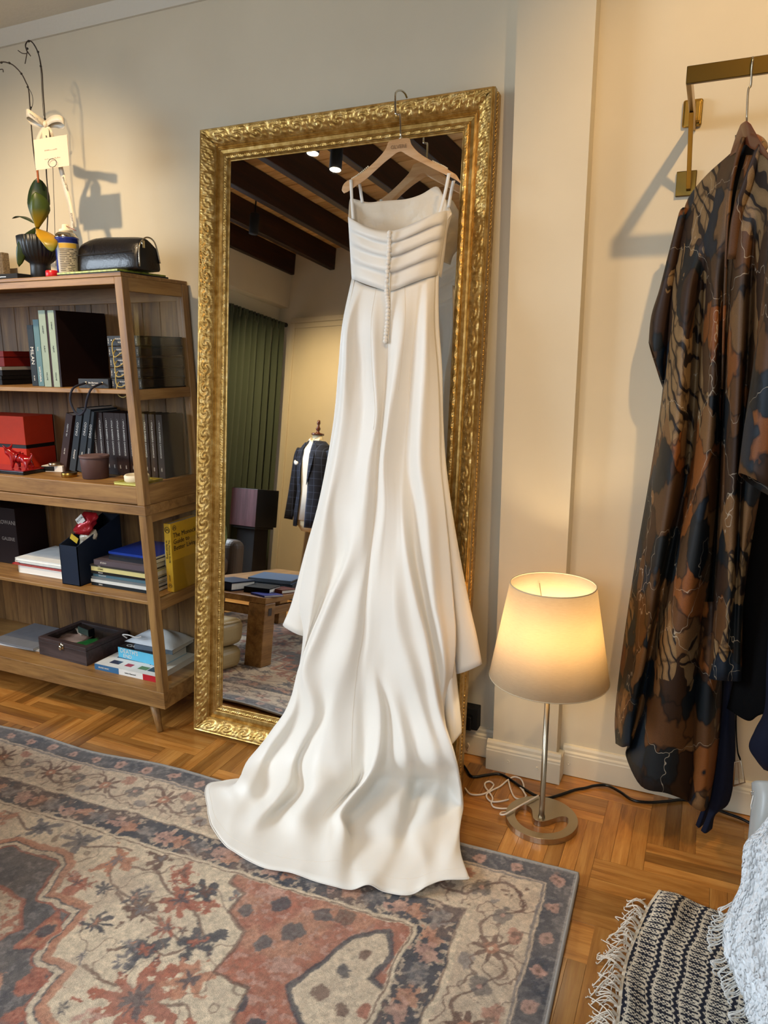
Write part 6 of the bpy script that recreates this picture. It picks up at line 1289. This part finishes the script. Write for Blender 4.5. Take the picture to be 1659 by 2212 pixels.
# coffee table
TX0, TX1, TY0, TY1 = -2.78, -2.08, .0, 1.25
ct = thing('coffee_table', (-2.43, .62, 0), 'solid oak coffee table with thick square legs', 'table')
MB().box(TX0, TY0, .352, TX1, TY1, .385).build('tabletop', 'tablewood', ct, bev=.003)
for x, y in ((TX0, TY0), (TX1 - .105, TY0), (TX0, TY1 - .105), (TX1 - .105, TY1 - .105)): MB().box(x, y, .0105, x + .105, y + .105, .351).build('leg', 'tablewood', ct, bev=.004)
for x0, y0, x1, y1 in ((TX0 + .105, TY0 + .02, TX1 - .105, TY0 + .05), (TX0 + .105, TY1 - .05, TX1 - .105, TY1 - .02)): MB().box(x0, y0, .28, x1, y1, .325).build('apron', 'tablewood', ct, bev=.002)
for x0 in (TX0 + .02, TX1 - .05): MB().box(x0, TY0 + .105, .28, x0 + .03, TY1 - .105, .325).build('apron', 'tablewood', ct, bev=.002)
MB().box(TX1 - .0005, TY1 - .068, .285, TX1 + .0015, TY1 - .035, .325).build('leg_inlay', 'darkwood', ct)
zt = .3855
def slab(name, cat, label, cx, cy, w_, d_, z0, h, ang, c, pg=True):
    r2 = thing(name, (cx, cy, z0), label, cat, rot=(0, 0, R(ang)))
    MB().box(-w_ / 2, -d_ / 2, 0, w_ / 2, d_ / 2, h * .16).box(-w_ / 2, -d_ / 2, h * .84, w_ / 2, d_ / 2, h).box(-w_ / 2, d_ / 2 - .002, 0, w_ / 2, d_ / 2, h).build('cover', cmat(c, .4), r2, world=False)
    MB().box(-w_ / 2 + .003, -d_ / 2 + .003, h * .16, w_ / 2 - .003, d_ / 2 - .003, h * .84).build('pages', cmat('26282e') if not pg else 'paper', r2, world=False); return r2
slab('album', 'album', 'large blue-grey album at the bottom on the coffee table', -2.33, .74, .27, .34, zt, .028, -18, '2b3a4c', False); slab('album', 'album', 'pale blue-grey album lying on top of the darker one on the coffee table', -2.33, .74, .26, .33, zt + .0285, .022, -16, '4d6078', False)
r2 = slab('sample_book', 'sample book', 'navy sample book with white print near the edge of the coffee table', -2.40, 1.10, .16, .2, zt, .05, 6, '18223a'); text('9041', .014, 'inkwhite', r2, wm(r2) @ frame((.081, .05, .025), (0, 0, 1), (0, -1, 0)))
slab('sample_book', 'sample book', 'black open sample tray beside the navy book on the coffee table', -2.225, 1.06, .15, .18, zt, .032, -12, '121214')
slab('folder', 'folder', 'royal blue folder at the corner of the coffee table', -2.13, 1.16, .12, .13, zt, .010, 20, '232a72'); slab('folder', 'folder', 'reddish brown folder tied with cream string on the coffee table', -2.14, .98, .10, .13, zt, .022, 10, '5a2a22')
# ottoman
mat('creamhide', 'b59f72', .45, bmp=.25, bs=90, bd=.003)
ot = thing('ottoman', (-2.4, 1.46, 0), 'cream leather ottoman made of two stacked cushions', 'ottoman')
for z0, z1 in ((.0115, .13), (.135, .275)): MB().box(-2.62, 1.29, z0, -2.165, 1.55, z1).build('cushion', 'creamhide', ot, bev=.045, seg=5)
MB().tube([(-2.57, 1.295, .262), (-2.21, 1.295, .262), (-2.172, 1.335, .262), (-2.172, 1.51, .262), (-2.21, 1.545, .262)], .006, 6).build('piping', 'creamhide', ot, smooth=True)
# dress form with jacket
mat('formcloth', 'd6c9a8', .8, bmp=.3, bs=400); mat('shirtcloth', 'e9e4da', .7, bmp=.2, bs=200)
m, nt, b, o = nodes('check'); v0 = coords(nt)
s3 = nt.nodes.new('ShaderNodeSeparateXYZ'); nt.links.new(v0, s3.inputs[0]); acc = None
for ax, per in (('X', .055), ('Z', .06)):
    mo = N(nt, 'ShaderNodeMath', operation='PINGPONG'); nt.links.new(s3.outputs[ax], mo.inputs[0]); mo.inputs[1].default_value = per / 2; lt = N(nt, 'ShaderNodeMath', operation='LESS_THAN'); nt.links.new(mo.outputs[0], lt.inputs[0]); lt.inputs[1].default_value = .0016
    if acc is None: acc = lt
    else: mxx = N(nt, 'ShaderNodeMath', operation='MAXIMUM'); nt.links.new(acc.outputs[0], mxx.inputs[0]); nt.links.new(lt.outputs[0], mxx.inputs[1]); acc = mxx
nt.links.new(ramp(nt, acc.outputs[0], [(0, '11172a'), (1, '3f4a66')]), b.inputs['Base Color']); b.inputs['Roughness'].default_value = .85
mq = thing('dress_form', (-3.16, -1.13, 0), 'tailor dress form on a stand with a dark wooden neck knob', 'mannequin', rot=(0, 0, R(20)))
prof = [(.10, .60), (.155, .66), (.165, .78), (.145, .95), (.165, 1.12), (.18, 1.24), (.16, 1.32), (.10, 1.375), (.06, 1.40), (.054, 1.455)]
MB().lathe(prof, 32, sy=.62).build('torso', 'formcloth', mq, smooth=True, world=False)
MB().lathe([(.056, 1.455), (.058, 1.46), (.056, 1.47), (.02, 1.476), (.012, 1.49), (.02, 1.505), (.022, 1.515), (.012, 1.53), (.01, 1.545), (.017, 1.56), (.012, 1.585), (0, 1.59)], 20).build('neck_knob', 'darkhanger', mq, smooth=True, world=False)
MB().lathe([(.011, .03), (.011, .62)], 14).build('pole', 'chrome', mq, smooth=True, world=False); MB().lathe([(0, .0005), (.17, .0005), (.17, .012), (.03, .02), (.018, .05), (0, .05)], 32).build('base', 'black', mq, smooth=True, world=False)
sh_ = thing('dress_shirt', (-3.16, -1.13, 1.0), 'white collared shirt worn under the checked jacket on the dress form', 'shirt', rot=(0, 0, R(20)))
def sheath(root, name, m_, rings, a0, a1, n_=28, solid=.004, off=0):
    MB().grid([[np.array([rx * math.cos(a), ry * math.sin(a), z]) for a in [R(a0 + (a1 - a0) * k / n_) for k in range(n_ + 1)]] for z, rx, ry in rings]).build(name, m_, root, smooth=True, solid=solid, world=False)
sheath(sh_, 'shirt_body', 'shirtcloth', [(-.3, .172, .108), (-.05, .152, .098), (.12, .172, .112), (.24, .187, .118), (.32, .166, .105), (.378, .106, .072), (.405, .066, .05)], 0, 360, 36)
for s in (-1, 1): MB().add([(0.0, .075, .34), (s * .012, .088, .33), (s * .062, .075, .355), (s * .07, .045, .40), (s * .06, .02, .435), (s * .035, .058, .42), (0, .066, .385)], [(0, 1, 2, 3, 4, 5, 6)]).build('collar', 'shirtcloth', sh_, world=False, solid=.004)
jk = thing('checked_jacket', (-3.16, -1.13, .95), 'navy windowpane-checked jacket with a white pocket square on the dress form', 'jacket', rot=(0, 0, R(20)))
sheath(jk, 'jacket_body', 'check', [(-.31, .185, .125), (-.2, .188, .125), (.0, .168, .115), (.14, .185, .125), (.29, .205, .13), (.37, .195, .118), (.42, .125, .085), (.45, .085, .066)], 106, 434, 44, .008)
for s in (-1, 1):
    P = [Vector((s * .195, -.005, .365)), Vector((s * .225, 0, .30)), Vector((s * .24, .01, .12)), Vector((s * .255, .02, -.05)), Vector((s * .262, .045, -.26))]
    MB().tube(smoothpts(P, 5), [.058 - .018 * i / 20 for i in range(21)], 16).build('sleeve', 'check', jk, smooth=True, world=False)
    MB().add([(s * .055, .085, .435), (s * .04, .112, .33), (s * .05, .128, .20), (s * .045, .126, .06), (s * .10, .128, .24), (s * .105, .118, .32), (s * .085, .104, .36), (s * .10, .085, .40)], [(0, 1, 2, 3, 4, 5, 6, 7)]).build('lapel', 'check', jk, world=False, solid=.006)
MB().ball((-.105, .132, .245), .028, .008, .018, 10, 6).ball((-.125, .13, .255), .014, .008, .016, 8, 6).build('pocket_square', 'white', jk, smooth=True, world=False)
# ceiling spotlights
def spot(p, tgt, energy, col, size, blend, label, lit=True, lensz=-.0008):
    r2 = thing('ceiling_spotlight', p, label, 'spotlight', 'ceiling spotlights'); p = Vector(p)
    MB().lathe([(.036, .0), (.036, .15), (.030, .155)], 24).build('can', 'blackmatte', r2, smooth=True, world=False)
    MB().lathe([(.006, .15), (.006, 3.248 - p.z)], 10).build('stem', 'blackmatte', r2, world=False)
    MB().lathe([(.031, lensz), (.031, lensz + .004)], 24).build('lens', emis('spotlens%d' % len(M), (1, .85, .6), 18.0 if lit else 0.0), r2, smooth=True, world=False)
    if energy:
        d = bpy.data.lights.new('spot_light', 'SPOT'); d.energy = energy; d.color = col; d.spot_size = R(size); d.spot_blend = blend; d.shadow_soft_size = .03
        o2 = bpy.data.objects.new('spot_light', d); COL.objects.link(o2); o2.location = p + Vector((0, 0, -.012)); o2.rotation_euler = (Vector(tgt) - o2.location).to_track_quat('-Z', 'Y').to_euler()
    return r2
WARM = (1.0, .69, .36)
spot((-2.10, 1.09, 2.80), (-2.72, 2.43, 1.42), 135, (1.0, .74, .43), 74, 1.0, 'lit black spotlight nearest the mirror, between two beams')
spot((-2.07, .88, 2.80), (-2.0, 1.7, 0.2), 30, WARM, 80, .9, 'lit black spotlight second from the mirror, between the same beams')
spot((.40, .98, 2.95), (.12, 2.43, 1.75), 105, (1.0, .66, .31), 70, .7, 'black spotlight above the clothes rail')
spot((-3.339, -.19, 2.90), (-3.3, -1.5, 1.35), 170, (1.0, .74, .38), 84, 1.0, 'black spotlight between far beams, aimed at the dress form', lensz=.03)
spot((-.75, .95, 2.88), (-.8, 2.1, 1.25), 26, WARM, 60, .9, 'black spotlight in front of the wedding dress')

# ------------------------------------------------------------------ pieces of a part hang under that part
SUB = {'lettering': ('cover', 'spine', 'hanger_body', 'case_body', 'bow_loop', 'red_wrapper'), 'emblem': ('cover',), 'publisher_mark': ('cover',), 'cover_picture': ('cover',), 'eyelet': ('spine', 'bag_cloth'), 'cord_handle': ('spine',), 'grip_beads': ('hanger_body',),
       'hook_collar': ('hook',), 'shade_rim': ('lamp_shade',), 'shade_carrier': ('lamp_shade',), 'pull_weight': ('pull_cord',), 'height_collar': ('pole',), 'hem': ('skirt_and_train',), 'hem_stitching': ('skirt_and_train',), 'seam': ('skirt_and_train', 'pouch_body'), 'button_placket': ('bodice_back',),
       'rod_finial': ('curtain_rod',), 'buckle_pin': ('buckle_frame',), 'drawstring': ('pouch_body', 'bag_cloth'), 'zip_pull': ('zip',), 'stitch_fold': ('pouch_body',), 'case_seam': ('case_body',), 'stem_clip': ('flower_stem',), 'twig': ('flower_stem',), 'bark_mix': ('pot',),
       'label_heading': ('can_label',), 'printed_lines': ('can_label', 'card_sheet'), 'leg_inlay': ('leg',), 'pocket_square': ('jacket_body',), 'lapel': ('jacket_body',), 'collar': ('shirt_body',), 'lens': ('can',), 'stem': ('can',), 'striker': ('sleeve',), 'mount_block': ('mount_plate',),
       'label': ('red_wrapper',), 'price_tag': ('clear_wrapper',), 'tray_inlay': ('tray_base',), 'case_front': ('case_body',), 'nozzle': ('dome',), 'clasp': ('box_side',), 'lid_glass': ('lid_frame',), 'inner_collar': ('box_base',), 'collar_band': ('left_front',), 'piping': ('cushion',), 'veneer': ('cabinet',), 'bound_edge': ('rug_pile',)}
base = lambda o: o.name.split('.')[0]
for root in [o for o in COL.objects if o.type == 'EMPTY' and o.parent is None and 'category' in o]:
    kids = list(root.children)
    for k in kids:
        for host in SUB.get(base(k), ()):
            h = next((x for x in kids if base(x) == host and x is not k), None)
            if h is not None and h.location.length < 1e-9 and abs(h.rotation_euler.z) < 1e-9: k.parent = h; break
